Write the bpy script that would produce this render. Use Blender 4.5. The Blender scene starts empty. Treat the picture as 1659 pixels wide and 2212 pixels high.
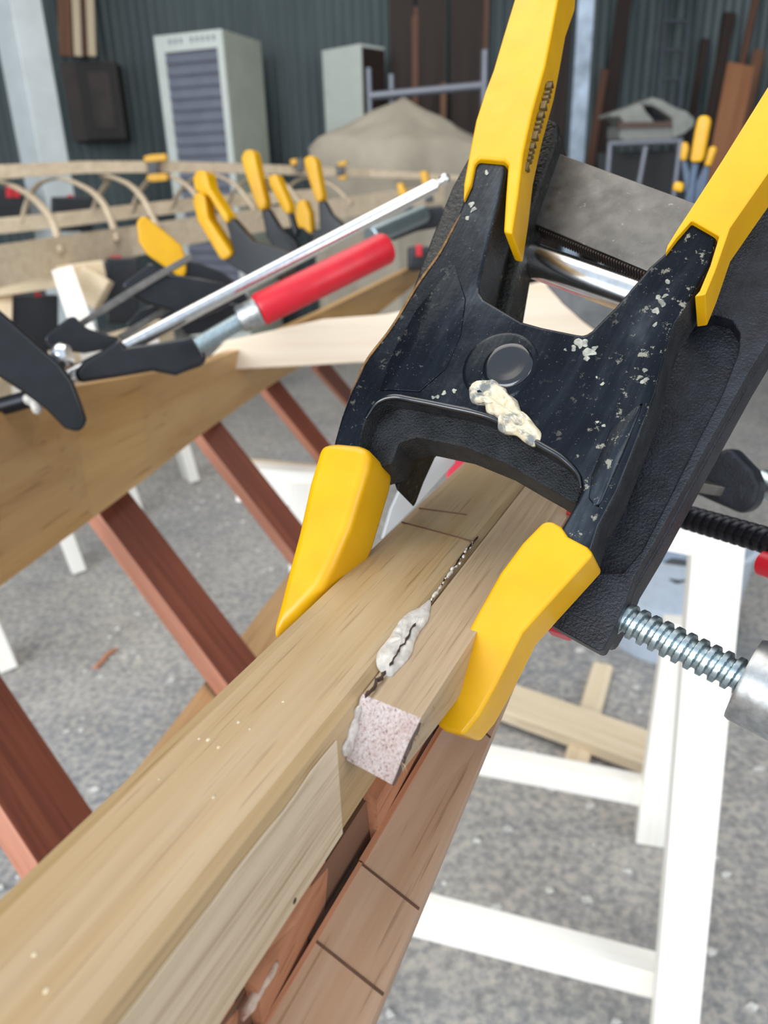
import bpy, bmesh, math, random
from mathutils import Vector as V, Matrix, noise
random.seed(7)
C = bpy.context.scene.collection
# ------------------------------------------------------------------ camera
H = 1.15
TH, RO, FPX = math.radians(23), math.radians(1.76), 1660.0
R0 = V((1, 0, 0)); U0 = V((0, math.sin(TH), math.cos(TH))); F = V((0, math.cos(TH), -math.sin(TH)))
R = R0 * math.cos(RO) - U0 * math.sin(RO); U = U0 * math.cos(RO) + R0 * math.sin(RO)
CAM = V((0, 0, H))
cd = bpy.data.cameras.new('camera'); cam = bpy.data.objects.new('camera', cd); C.objects.link(cam)
cam.matrix_world = Matrix(((R.x, U.x, -F.x, 0), (R.y, U.y, -F.y, 0), (R.z, U.z, -F.z, H), (0, 0, 0, 1)))
cd.sensor_fit = 'VERTICAL'; cd.sensor_height = 36; cd.sensor_width = 27; cd.lens = FPX / 2212 * 36
cd.clip_start = 0.01; cd.clip_end = 60
cd.dof.use_dof = True; cd.dof.focus_distance = 0.275; cd.dof.aperture_fstop = 12.5
bpy.context.scene.camera = cam
# ------------------------------------------------------------------ light and exposure
vs = bpy.context.scene.view_settings
vs.view_transform = 'Standard'; vs.look = 'None'; vs.exposure = 0.0; vs.gamma = 1.0
W = bpy.data.worlds.new('sky'); bpy.context.scene.world = W; W.use_nodes = True
W.node_tree.nodes['Background'].inputs[0].default_value = (0.72, 0.85, 1.0, 1)
W.node_tree.nodes['Background'].inputs[1].default_value = 1.0


def area(name, loc, target, sx, sy, power, col):
    ld = bpy.data.lights.new(name, 'AREA'); ld.shape = 'RECTANGLE'; ld.size = sx; ld.size_y = sy
    ld.energy = power; ld.color = col
    o = bpy.data.objects.new(name, ld); C.objects.link(o); o.location = loc
    o.rotation_euler = (V(target) - V(loc)).to_track_quat('-Z', 'Y').to_euler()
    return o


area('door_daylight', (-3.2, -3.6, 2.6), (0.3, 1.6, 0.6), 4.5, 3.4, 330, (0.93, 0.97, 1.0))
area('side_fill', (4.2, -2.6, 2.4), (0.2, 1.0, 0.7), 3.0, 2.6, 95, (1.0, 0.97, 0.93))  # added fill lamp, lifts the faces that turn right, away from the door
area('roof_daylight', (-0.6, 2.6, 4.4), (-0.6, 2.9, 0), 3.0, 4.5, 130, (1.0, 0.97, 0.92))

# ------------------------------------------------------------------ pixel helpers: a photo point gets a real distance
def ray(x, y): return F + R * ((x - 829.5) / FPX) - U * ((y - 1106) / FPX)
def ond(x, y, d): return CAM + ray(x, y) * d
def onz(x, y, z):
    r = ray(x, y); return CAM + r * ((z - H) / r.z)


TM = {}


def mat_of(p): return TM.get(p.name, Matrix.Identity(4)) if p else Matrix.Identity(4)


def tag(o, label=None, cat=None, group=None, kind=None):
    if label: o['label'] = label
    if cat: o['category'] = cat
    if group: o['group'] = group
    if kind: o['kind'] = kind
    return o


def thing(name, label, cat, loc=(0, 0, 0), group=None, M=None):
    o = bpy.data.objects.new(name, None); C.objects.link(o); o.empty_display_size = 0.02
    M = M if M is not None else Matrix.Translation(V(loc))
    o.matrix_world = M; TM[o.name] = M.copy()
    return tag(o, label, cat, group)


def mk(name, verts, faces, mat, parent=None, M=None, bevel=0, smooth=False, mats=None, fm=None, seg=2):
    """verts in world space; M = the object's own frame (so grain can follow a beam)"""
    verts = [V(v) for v in verts]
    if M is None:
        if parent is not None: M = mat_of(parent)
        else:
            c = sum(verts, V()) / len(verts); c.z = min(v.z for v in verts); M = Matrix.Translation(c)
    Mi = M.inverted()
    me = bpy.data.meshes.new(name); me.from_pydata([Mi @ v for v in verts], [], faces)
    for m in (mats or [mat]): me.materials.append(m)
    if fm:
        for p, k in zip(me.polygons, fm): p.material_index = k
    bm = bmesh.new(); bm.from_mesh(me); bmesh.ops.recalc_face_normals(bm, faces=bm.faces); bm.to_mesh(me); bm.free()
    if smooth:
        for p in me.polygons: p.use_smooth = True
    o = bpy.data.objects.new(name, me); C.objects.link(o)
    if parent is not None:
        o.parent = parent; o.matrix_local = mat_of(parent).inverted() @ M
    else: o.matrix_world = M
    TM[o.name] = M.copy()
    if bevel:
        b = o.modifiers.new('bevel', 'BEVEL'); b.width = bevel; b.segments = seg; b.limit_method = 'ANGLE'; b.angle_limit = math.radians(35)
        b.harden_normals = False
        for p in me.polygons: p.use_smooth = True
        s = o.modifiers.new('wn', 'WEIGHTED_NORMAL'); s.keep_sharp = True
    return o


def catmull(pts, n=4, closed=True):
    out = []; N = len(pts)
    for i in range(N if closed else N - 1):
        if closed: p = [pts[(i + k - 1) % N] for k in range(4)]
        else: p = [pts[max(0, min(N - 1, i + k - 1))] for k in range(4)]
        for j in range(n):
            t = j / n
            out.append(tuple(0.5 * ((2 * p[1][a]) + (-p[0][a] + p[2][a]) * t + (2 * p[0][a] - 5 * p[1][a] + 4 * p[2][a] - p[3][a]) * t * t
                                    + (-p[0][a] + 3 * p[1][a] - 3 * p[2][a] + p[3][a]) * t ** 3) for a in range(len(p[1]))))
    if not closed: out.append(tuple(pts[-1]))
    return out


class Frame:
    """a plane in the place: origin and three axes; w runs along the normal e3"""
    def __init__(s, o, e1, e2):
        s.o = V(o); s.e1 = V(e1).normalized(); e2 = V(e2); s.e2 = (e2 - s.e1 * e2.dot(s.e1)).normalized(); s.e3 = s.e1.cross(s.e2)
    def hit(s, x, y, w=0):
        r = ray(x, y); k = ((s.o + s.e3 * w - CAM).dot(s.e3)) / r.dot(s.e3); return CAM + r * k
    def uv(s, q): return ((q - s.o).dot(s.e1), (q - s.o).dot(s.e2))
    def at(s, u, v, w=0): return s.o + s.e1 * u + s.e2 * v + s.e3 * w
    def M(s):
        m = Matrix.Identity(4)
        for i, e in enumerate((s.e1, s.e2, s.e3)):
            for k in range(3): m[k][i] = e[k]
        m.translation = s.o; return m


def facing(x, y, d, rot=0, yaw=0, tilt=0):
    """a frame at a photo point, e2 'up' turned clockwise by rot degrees, yawed about e2"""
    r = ray(x, y).normalized(); a = math.radians(rot)
    up = (U * math.cos(a) + R * math.sin(a)); up = (up - r * up.dot(r)).normalized()
    up = (up * math.cos(math.radians(tilt)) + r * math.sin(math.radians(tilt))).normalized()
    e1 = r.cross(up).normalized(); e3 = e1.cross(up)
    y_ = math.radians(yaw); e1 = (e1 * math.cos(y_) + e3 * math.sin(y_)).normalized()
    return Frame(ond(x, y, d), e1, up)


def prism(name, fr, pts, w0, w1, mat, parent=None, bevel=0, side=None, px=True, M=None, sm=False, seg=2, taper=None):
    """outline pts (photo points seen on the plane w0, or u,v) given real thickness from w0 to w1"""
    if px: pts = [fr.uv(fr.hit(x, y, w0)) for x, y in pts]
    n = len(pts); c = (sum(p[0] for p in pts) / n, sum(p[1] for p in pts) / n)
    k = taper or 1
    vs_ = [fr.at(u, v, w0) for u, v in pts] + [fr.at(c[0] + (u - c[0]) * k, c[1] + (v - c[1]) * k, w1) for u, v in pts]
    fs = [list(range(n)), list(range(2 * n - 1, n - 1, -1))] + [[i, (i + 1) % n, n + (i + 1) % n, n + i] for i in range(n)]
    return mk(name, vs_, fs, mat, parent, M=M, bevel=bevel, mats=[mat, side] if side else None, fm=([0, 0] + [1] * n) if side else None, smooth=sm, seg=seg)


def axes_of(a, nv):
    a = a.normalized(); nv = V(nv); nv = (nv - a * nv.dot(a)).normalized(); return a, a.cross(nv), nv


def beam(name, p0, p1, w, h, mat, parent=None, nv=(0, 0, 1), bevel=0.0, w2=None, h2=None):
    """straight timber p0 to p1; h along nv, w across; its own X runs along the grain"""
    p0, p1 = V(p0), V(p1); a, s, n = axes_of(p1 - p0, nv)
    M = Matrix.Identity(4)
    for i, e in enumerate((a, s, n)):
        for k in range(3): M[k][i] = e[k]
    M.translation = p0
    vs_ = []
    for p, ww, hh in ((p0, w, h), (p1, w2 or w, h2 or h)):
        for i, j in ((-1, -1), (1, -1), (1, 1), (-1, 1)): vs_.append(p + s * (ww / 2 * i) + n * (hh / 2 * j))
    fs = [[0, 1, 2, 3], [7, 6, 5, 4]] + [[i, (i + 1) % 4, 4 + (i + 1) % 4, 4 + i] for i in range(4)]
    if parent is None:
        zb = min(v.z for v in vs_)
    return mk(name, vs_, fs, mat, parent, M=M, bevel=bevel)


def tocam(p): v = (CAM - V(p)); v.z = 0; return v.normalized()


def bpx(name, a, b, wpx, h, mat, parent=None, nv=None, bevel=0.0):
    p0, p1 = ond(*a), ond(*b)
    return beam(name, p0, p1, wpx * (a[2] + b[2]) / 2 / FPX, h, mat, parent, nv or tocam(p0), bevel)


def lathe(name, p0, p1, prof, mat, parent=None, n=28, sm=True, bevel=0, sq=None):
    """turned shape on the axis p0 to p1; prof = (fraction, radius)"""
    p0, p1 = V(p0), V(p1); a = (p1 - p0); L = a.length; a = a.normalized()
    q = V((0, 0, 1)) if abs(a.z) < 0.9 else V((1, 0, 0)); s = a.cross(q).normalized(); t = a.cross(s)
    vs_ = []; fs = []
    for f, r in prof:
        for i in range(n):
            g = 2 * math.pi * i / n; vs_.append(p0 + a * (L * f) + (s * math.cos(g) + t * math.sin(g)) * r)
    for j in range(len(prof) - 1):
        for i in range(n): fs.append([j * n + i, j * n + (i + 1) % n, (j + 1) * n + (i + 1) % n, (j + 1) * n + i])
    fs += [list(range(n)), list(range((len(prof) - 1) * n, len(prof) * n))]
    o = mk(name, vs_, fs, mat, parent, smooth=sm)
    if sm:
        e = o.modifiers.new('es', 'EDGE_SPLIT'); e.split_angle = math.radians(40)
    return o


def cyl(name, p0, p1, r, mat, parent=None, n=28, rb=None):
    L = (V(p1) - V(p0)).length; b = min(rb if rb is not None else r * 0.12, L * .3) / L
    return lathe(name, p0, p1, [(0, r * .86), (b, r), (1 - b, r), (1, r * .86)], mat, parent, n)


def screw(name, p0, p1, r, pitch, depth, mat, parent=None, n=28):
    p0, p1 = V(p0), V(p1); a = p1 - p0; L = a.length; a = a.normalized()
    s = a.cross(V((0, 0, 1))).normalized(); t = a.cross(s); per = 18; m = int(L / pitch * per)
    vs_ = []; fs = []
    for j in range(m + 1):
        for i in range(n):
            ph = (j / per + i / n) % 1.0
            d = 0 if ph < .45 else (1 if .56 < ph < .9 else ((ph - .45) / .11 if ph <= .56 else 1 - (ph - .9) / .1))
            rr = r - depth * d; g = 2 * math.pi * i / n
            vs_.append(p0 + a * (L * j / m) + (s * math.cos(g) + t * math.sin(g)) * rr)
    for j in range(m):
        for i in range(n): fs.append([j * n + i, j * n + (i + 1) % n, (j + 1) * n + (i + 1) % n, (j + 1) * n + i])
    fs += [list(range(n)), list(range(m * n, (m + 1) * n))]
    o = mk(name, vs_, fs, mat, parent, smooth=True)
    e = o.modifiers.new('es', 'EDGE_SPLIT'); e.split_angle = math.radians(32)
    return o


def loft(name, secs, mat, parent=None, bevel=0, M=None, closed=True):
    """sections of equal vertex count joined into one solid"""
    n = len(secs[0]); vs_ = [p for s in secs for p in s]; fs = []
    for j in range(len(secs) - 1):
        for i in range(n): fs.append([j * n + i, j * n + (i + 1) % n, (j + 1) * n + (i + 1) % n, (j + 1) * n + i])
    fs += [list(range(n)), list(range((len(secs) - 1) * n, len(secs) * n))]
    return mk(name, vs_, fs, mat, parent, bevel=bevel, M=M)


def blob(name, balls, mat, parent, voxel, it=12):
    """balls = (centre, rx, ry, rz, frame) melted together"""
    bm = bmesh.new(); Mi = mat_of(parent).inverted()
    for c, rx, ry, rz, fr in balls:
        g = bmesh.ops.create_icosphere(bm, subdivisions=2, radius=1)
        for v in g['verts']:
            k = 1 + 0.22 * noise.noise(v.co * 1.7 + V(c) * 200)
            v.co = Mi @ (V(c) + fr.e1 * v.co.x * rx * k + fr.e2 * v.co.y * ry * k + fr.e3 * v.co.z * rz * k)
    me = bpy.data.meshes.new(name); bm.to_mesh(me); bm.free(); me.materials.append(mat)
    o = bpy.data.objects.new(name, me); C.objects.link(o); o.parent = parent; TM[o.name] = mat_of(parent)
    r = o.modifiers.new('re', 'REMESH'); r.mode = 'VOXEL'; r.voxel_size = voxel; r.use_smooth_shade = True
    s = o.modifiers.new('sm', 'SMOOTH'); s.iterations = it; s.factor = .5
    return o


def patch(name, fr, outline, h, mat, parent, rings=9, w0=-.0002, ctr=None, wob=.5):
    """a flattened lump with its own outline, domed and lumpy"""
    pts = catmull([fr.uv(fr.hit(x, y, 0)) for x, y in outline], 4); n = len(pts)
    c = fr.uv(fr.hit(*ctr)) if ctr else (sum(p[0] for p in pts) / n, sum(p[1] for p in pts) / n)
    vs_ = []; fs_ = []
    for j in range(rings):
        k = 1 - (j / rings) ** 1.6
        for u, v in pts:
            uu, vv = c[0] + (u - c[0]) * k, c[1] + (v - c[1]) * k
            z = h * math.sqrt(max(0, 1 - k ** 5)) * (1 + wob * noise.noise(V((uu, vv, 0)) * 260) + wob * .5 * noise.noise(V((uu, vv, .3)) * 700))
            vs_.append(fr.at(uu, vv, w0 + z))
    vs_.append(fr.at(c[0], c[1], w0 + h)); vs_.append(fr.at(c[0], c[1], w0 - .0003))
    for j in range(rings - 1):
        for i in range(n): fs_.append([j * n + i, j * n + (i + 1) % n, (j + 1) * n + (i + 1) % n, (j + 1) * n + i])
    for i in range(n): fs_ += [[(rings - 1) * n + i, (rings - 1) * n + (i + 1) % n, rings * n], [(i + 1) % n, i, rings * n + 1]]
    return mk(name, vs_, fs_, mat, parent, smooth=True)


# ------------------------------------------------------------------ materials
def srgb(*c): return tuple(((x / 255) / 12.92 if x <= 10 else ((x / 255 + .055) / 1.055) ** 2.4) for x in c) + (1,)


class Nodes:
    def __init__(s, name):
        s.m = bpy.data.materials.new(name); s.m.use_nodes = True; s.t = s.m.node_tree; s.b = s.t.nodes['Principled BSDF']
    def n(s, typ, **kw):
        x = s.t.nodes.new(typ)
        for k, v in kw.items(): setattr(x, k, v)
        return x
    def l(s, a, b): s.t.links.new(a, b)
    def coords(s, scale=(1, 1, 1), rot=(0, 0, 0)):
        tc = s.n('ShaderNodeTexCoord'); mp = s.n('ShaderNodeMapping'); mp.inputs['Scale'].default_value = scale; mp.inputs['Rotation'].default_value = rot
        s.l(tc.outputs['Object'], mp.inputs['Vector']); return mp.outputs['Vector']
    def noise(s, vec, scale, detail=4, rough=.55, dist=0):
        x = s.n('ShaderNodeTexNoise'); x.inputs['Scale'].default_value = scale; x.inputs['Detail'].default_value = detail
        x.inputs['Roughness'].default_value = rough; x.inputs['Distortion'].default_value = dist; s.l(vec, x.inputs['Vector']); return x.outputs['Fac']
    def ramp(s, fac, stops):
        x = s.n('ShaderNodeValToRGB'); e = x.color_ramp.elements
        e[0].position, e[0].color = stops[0]; e[1].position, e[1].color = stops[-1]
        for p, c in stops[1:-1]:
            q = e.new(p); q.color = c
        s.l(fac, x.inputs['Fac']); return x.outputs['Color']
    def mix(s, fac, a, b, typ='MIX'):
        x = s.n('ShaderNodeMix', data_type='RGBA', blend_type=typ)
        for v, i in ((fac, 0), (a, 6), (b, 7)):
            if isinstance(v, (int, float, tuple)): x.inputs[i].default_value = v
            else: s.l(v, x.inputs[i])
        return x.outputs[2]
    def bump(s, h, strength, dist):
        x = s.n('ShaderNodeBump'); x.inputs['Strength'].default_value = strength; x.inputs['Distance'].default_value = dist
        s.l(h, x.inputs['Height']); s.l(x.outputs['Normal'], s.b.inputs['Normal'])
    def set(s, col=None, rough=None, metal=None, **kw):
        for k, v in (('Base Color', col), ('Roughness', rough), ('Metallic', metal)):
            if v is None: continue
            if isinstance(v, (int, float, tuple)): s.b.inputs[k].default_value = v
            else: s.l(v, s.b.inputs[k])
        for k, v in kw.items(): s.b.inputs[k.replace('_', ' ')].default_value = v
        return s.m


def wood(name, light, mid, dark, k=1.0, rough=.55, axis=0, bump=.15, blotch=.35, blotch_col=None, streak=.62):
    """k = 1 for close work (mm grain), lower for distant timber"""
    N = Nodes(name); sc = [280 * k] * 3; sc[axis] = 9 * k; v = N.coords(tuple(sc))
    sc2 = [60 * k] * 3; sc2[axis] = 5 * k; v2 = N.coords(tuple(sc2))
    sc3 = [1000 * k] * 3; sc3[axis] = 26 * k; v3 = N.coords(tuple(sc3))
    g = N.noise(v, 1, 5, .6, .4); b = N.noise(v2, 1, 3, .5, .6); p = N.noise(v3, 1, 2, .5)
    c = N.ramp(g, [(.28, srgb(*dark)), (.5, srgb(*mid)), (.72, srgb(*light))])
    c2 = N.ramp(b, [(.35, srgb(*(blotch_col or mid))), (.65, srgb(*light))])
    c = N.mix(blotch, c, c2)
    pores = N.ramp(p, [(streak, (1, 1, 1, 1)), (streak + .1, (.62, .55, .48, 1))])
    c = N.mix(.75, c, pores, 'MULTIPLY')
    N.bump(g, bump, .0006 / k)
    return N.set(c, rough)


def plain(name, col, rough=.5, metal=0, var=.08, scale=60, bump=0, bdist=.0005, **kw):
    N = Nodes(name); v = N.coords(); f = N.noise(v, scale, 4)
    d = tuple(max(0, c * (1 - var * 3)) for c in col[:3]) + (1,); l = tuple(min(1, c * (1 + var * 2)) for c in col[:3]) + (1,)
    c = N.ramp(f, [(.3, d), (.7, l)])
    if bump: N.bump(N.noise(v, scale * 8, 3), bump, bdist)
    return N.set(c, rough, metal, **kw)


HERO = wood('gunwale_wood', (188, 163, 127), (178, 151, 114), (156, 127, 91), rough=.34, blotch=.4, blotch_col=(176, 140, 86), streak=.61)
BLOCK = wood('block_wood', (192, 168, 138), (176, 150, 118), (140, 112, 84), rough=.5, blotch=.3)
SAWN = wood('sawn_side_wood', (224, 204, 176), (212, 190, 160), (172, 146, 114), rough=.36, bump=.4, blotch=.25)
SKIN = wood('hull_plank_wood', (194, 164, 140), (178, 146, 120), (154, 120, 96), k=.6, rough=.55, blotch=.5, blotch_col=(168, 118, 76), bump=.05)
PINE = wood('pine', (238, 222, 194), (226, 205, 172), (198, 168, 128), k=.25, rough=.6, bump=.05)
PINE2 = wood('smooth_pine', (246, 228, 204), (240, 220, 194), (222, 196, 164), k=.2, rough=.5, bump=.02, streak=.75)
PALE = wood('pale_pine', (252, 249, 242), (250, 245, 235), (242, 233, 216), k=.25, rough=.65, bump=.02, streak=.75)
HONEY = wood('honey_pine', (216, 178, 122), (200, 156, 98), (168, 122, 70), k=.18, rough=.32, bump=.04, blotch=.6, blotch_col=(180, 132, 74))
MAHOG = wood('mahogany', (138, 78, 56), (110, 56, 40), (72, 34, 25), k=.3, rough=.5, bump=.1)
PALE_EDGE = wood('pale_mahogany_edge', (196, 138, 112), (180, 118, 92), (146, 90, 68), k=.4, rough=.65)
ORANGE = wood('cedar', (196, 138, 104), (178, 118, 84), (130, 80, 54), k=.8, rough=.6)
GREYW = wood('silvered_wood', (222, 204, 178), (208, 188, 160), (176, 154, 128), k=.15, rough=.7, bump=.03)
DARKW = wood('dark_timber', (62, 46, 38), (46, 34, 28), (26, 20, 17), k=.1, rough=.7, bump=.03)
REDW = wood('red_timber', (120, 84, 66), (100, 66, 50), (64, 42, 34), k=.1, rough=.7, bump=.03)
OLDW = wood('old_plank', (136, 100, 76), (116, 80, 58), (80, 54, 40), k=.1, rough=.7, bump=.03)


def m_clampblack():
    N = Nodes('black_enamel'); v = N.coords()
    base = N.ramp(N.noise(v, 50, 3), [(.3, (.004, .0045, .006, 1)), (.7, (.007, .008, .012, 1))])
    sp = N.ramp(N.noise(v, 1000, 2, .5), [(.685, (0, 0, 0, 1)), (.73, (1, 1, 1, 1))])
    sp2 = N.ramp(N.noise(v, 190, 5, .75), [(.59, (0, 0, 0, 1)), (.63, (1, 1, 1, 1))])
    sx = N.n('ShaderNodeSeparateXYZ'); N.l(v, sx.inputs[0])
    ad = N.n('ShaderNodeMath', operation='MULTIPLY_ADD'); N.l(sx.outputs['X'], ad.inputs[0]); ad.inputs[1].default_value = 8; ad.inputs[2].default_value = .5
    msk = N.ramp(ad.outputs[0], [(.1, (.25, .25, .25, 1)), (.2, (.04, .04, .04, 1)), (.66, (.05, .05, .05, 1)), (.78, (.3, .3, .3, 1)), (.83, (.9, .9, .9, 1)), (.92, (.9, .9, .9, 1)), (.98, (.3, .3, .3, 1))])
    sp2 = N.mix(1.0, sp2, msk, 'MULTIPLY'); sp = N.mix(1.0, sp, (.45, .45, .45, 1), 'MULTIPLY')
    c = N.mix(sp, base, srgb(110, 108, 104)); c = N.mix(sp2, c, srgb(140, 136, 120))
    smudge = N.noise(N.coords((34, 11, 30), (0, 0, .35)), 1, 5, .62, .7)
    fine = N.noise(N.coords((900, 60, 300), (0, 0, .5)), 1, 2, .5)
    r = N.ramp(smudge, [(.38, (.17, .17, .17, 1)), (.66, (.42, .42, .42, 1))]); r = N.mix(sp2, r, (.75, .75, .75, 1))
    lv = N.ramp(smudge, [(.40, (.2, .2, .2, 1)), (.54, (.4, .4, .4, 1)), (.66, (1, 1, 1, 1))]); lv = N.mix(.35, lv, N.ramp(fine, [(.35, (.2, .2, .2, 1)), (.65, (1, 1, 1, 1))]), 'MULTIPLY')
    N.l(lv, N.b.inputs['Specular IOR Level']); N.b.inputs['Specular Tint'].default_value = (.72, .86, 1, 1)
    N.bump(N.noise(v, 120, 4, .6), .25, .0008)
    return N.set(c, r, 0)


def m_castblack(name='cast_black', sc=900, st=.55, lo=(.008, .009, .013, 1), hi=(.022, .025, .035, 1), rust=0):
    N = Nodes(name); v = N.coords(); n = N.noise(v, sc, 3, .6)
    c = N.ramp(N.noise(v, 120, 4), [(.3, lo), (.7, hi)])
    if rust:
        f = N.ramp(N.noise(v, 260, 5, .7), [(.6, (0, 0, 0, 1)), (.68, (rust, rust, rust, 1))]); c = N.mix(f, c, srgb(128, 112, 84))
    N.bump(n, st, .0012); return N.set(c, .42, Specular_IOR_Level=.38)


def m_steel():
    N = Nodes('brushed_steel'); v = N.coords((40, 1, 1)); v2 = N.coords()
    c = N.ramp(N.noise(v2, 70, 5, .65), [(.3, srgb(104, 101, 97)), (.7, srgb(134, 130, 125))])
    spk = N.ramp(N.noise(v2, 420, 3), [(.68, (0, 0, 0, 1)), (.72, (.7, .7, .7, 1))]); c = N.mix(spk, c, srgb(170, 166, 160))
    return N.set(c, N.ramp(N.noise(v2, 150, 4), [(.3, (.36, .36, .36, 1)), (.7, (.55, .55, .55, 1))]), 1.0)


def m_yellow():
    N = Nodes('yellow_vinyl'); v = N.coords()
    c = N.ramp(N.noise(v, 45, 4), [(.3, srgb(219, 160, 0)), (.7, srgb(228, 172, 1))])
    w = N.ramp(N.noise(v, 120, 5, .7), [(.68, (0, 0, 0, 1)), (.8, (.45, .45, .45, 1))]); c = N.mix(w, c, srgb(240, 214, 130))
    N.bump(N.noise(v, 300, 3), .08, .0006)
    return N.set(c, N.ramp(N.noise(v, 100, 3), [(.3, (.28, .28, .28, 1)), (.7, (.42, .42, .42, 1))]), 0, Subsurface_Weight=.06, Subsurface_Radius=(.004, .002, .0004), Subsurface_Scale=1.0)


def m_floor():
    N = Nodes('speckled_concrete'); v = N.coords()
    a = N.ramp(N.noise(v, 62, 4, .65), [(.34, srgb(76, 81, 90)), (.5, srgb(156, 154, 152)), (.62, srgb(206, 196, 182))])
    b = N.ramp(N.noise(v, 1.3, 4, .6), [(.3, srgb(136, 141, 148)), (.7, srgb(184, 177, 167))])
    c = N.mix(.5, a, b)
    d = N.ramp(N.noise(v, 130, 2), [(.67, (0, 0, 0, 1)), (.71, (.8, .8, .8, 1))]); c = N.mix(d, c, srgb(214, 206, 192))
    e = N.ramp(N.noise(v, 3.1, 5, .7), [(.35, (.62, .62, .62, 1)), (.6, (1, 1, 1, 1))]); c = N.mix(.6, c, e, 'MULTIPLY')
    N.bump(N.noise(v, 70, 4), .2, .004); return N.set(c, .75)


BLACK = m_clampblack(); CAST = m_castblack(); CASTR = m_castblack('worn_cast_black', 500, .8, (.010, .010, .010, 1), (.03, .028, .024, 1), .55)
CASTF = m_castblack('powder_black', 1100, 1.0, (.010, .011, .013, 1), (.03, .032, .036, 1))
BLK = plain('satin_black', (.011, .012, .015, 1), .28, var=.1, Specular_IOR_Level=.5)
GLOSS = plain('polished_black', (.006, .007, .010, 1), .16, var=.05, Specular_IOR_Level=.9)
STEEL = m_steel(); YEL = m_yellow()
CHROME = plain('chrome', (.82, .82, .82, 1), .2, 1, var=.04, scale=200)
ZINC = plain('zinc', (.46, .55, .58, 1), .40, 1, var=.10, scale=400)
ZINCW = plain('weathered_zinc', (.52, .53, .53, 1), .42, 1, var=.12, scale=200)
BSTEEL = plain('blackened_steel', (.02, .02, .026, 1), .35, .6, var=.1)
RED = plain('red_plastic', srgb(204, 28, 44), .38, var=.03)
PINK = plain('pink_red_plastic', srgb(226, 52, 78), .4, var=.03)
CLEAR = plain('clear_plastic', (.74, .76, .78, 1), .25, 0, var=.02, Transmission_Weight=.35)
def m_glue(name, a, b):
    N = Nodes(name); v = N.coords(); c = N.ramp(N.noise(v, 150, 4, .6), [(.40, srgb(*a)), (.54, srgb(*b))])
    return N.set(c, .22, 0, Subsurface_Weight=.3, Subsurface_Radius=(.003, .002, .001), Subsurface_Scale=1.0)
FLECK = plain('dry_fleck', srgb(214, 198, 166), .5)
GLUE = m_glue('dried_glue', (188, 182, 174), (214, 207, 198)); GLUE2 = m_glue('cream_glue', (128, 130, 128), (220, 206, 176)); GREYGLUE = m_glue('grey_glue', (120, 120, 112), (168, 166, 152))
CUT = None
def m_cut():
    N = Nodes('end_grain'); v = N.coords()
    c = N.ramp(N.noise(v, 1150, 3, .6), [(.31, srgb(118, 96, 92)), (.40, srgb(176, 158, 152)), (.68, srgb(200, 190, 186))])
    d = N.ramp(N.noise(v, 90, 3), [(.4, (1, 1, 1, 1)), (.7, (.86, .74, .70, 1))]); c = N.mix(1.0, c, d, 'MULTIPLY')
    N.bump(N.noise(v, 900, 3), .5, .0006); return N.set(c, .7)
CUT = m_cut()
CUTLINE = plain('saw_cut_brown', srgb(98, 66, 48), .7, var=.1, scale=300)
DARKGAP = plain('dark_stain', srgb(66, 46, 36), .7, var=.1, scale=300)
FIBRE = plain('wood_fibre', srgb(206, 184, 150), .7, var=.08, scale=300)

# ------------------------------------------------------------------ the shed
mk('floor', [(-9, -6, 0), (9, -6, 0), (9, 9, 0), (-9, 9, 0), (-9, -6, -.1), (9, -6, -.1), (9, 9, -.1), (-9, 9, -.1)],
   [[0, 1, 2, 3], [4, 5, 6, 7], [0, 1, 5, 4], [1, 2, 6, 5], [2, 3, 7, 6], [3, 0, 4, 7]], m_floor())['kind'] = 'structure'


def m_wall(name, a, b):
    N = Nodes(name); v = N.coords((1, 1, .35)); c = N.ramp(N.noise(v, 1.2, 5, .6), [(.3, srgb(*a)), (.7, srgb(*b))])
    st = N.ramp(N.noise(N.coords((14, 14, .5)), 1, 3), [(.4, (.8, .8, .8, 1)), (.6, (1, 1, 1, 1))]); c = N.mix(.6, c, st, 'MULTIPLY')
    return N.set(c, .5, .2)


WALLM = m_wall('corrugated_iron', (70, 82, 84), (98, 110, 112))
def corrugated(name, p0, p1, zt, mat, amp=.011, pitch=.076):
    p0, p1 = V(p0), V(p1); a = p1 - p0; L = a.length; a = a.normalized(); nn = V((a.y, -a.x, 0)); m = int(L / pitch * 6)
    vs_ = []; fs = []
    for k in (0, 1):
        for i in range(m + 1):
            q = p0 + a * (L * i / m) + nn * (amp * math.sin(2 * math.pi * (L * i / m) / pitch) - .03 * k)
            vs_ += [(q.x, q.y, 0), (q.x, q.y, zt)]
    h = 2 * (m + 1)
    for i in range(m):
        fs += [[2 * i, 2 * i + 2, 2 * i + 3, 2 * i + 1], [h + 2 * i, h + 2 * i + 1, h + 2 * i + 3, h + 2 * i + 2], [2 * i + 1, 2 * i + 3, h + 2 * i + 3, h + 2 * i + 1], [2 * i, h + 2 * i, h + 2 * i + 2, 2 * i + 2]]
    fs += [[0, 1, h + 1, h], [2 * m, h + 2 * m, h + 2 * m + 1, 2 * m + 1]]
    o = mk(name, vs_, fs, mat); o['kind'] = 'structure'; return o


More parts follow.
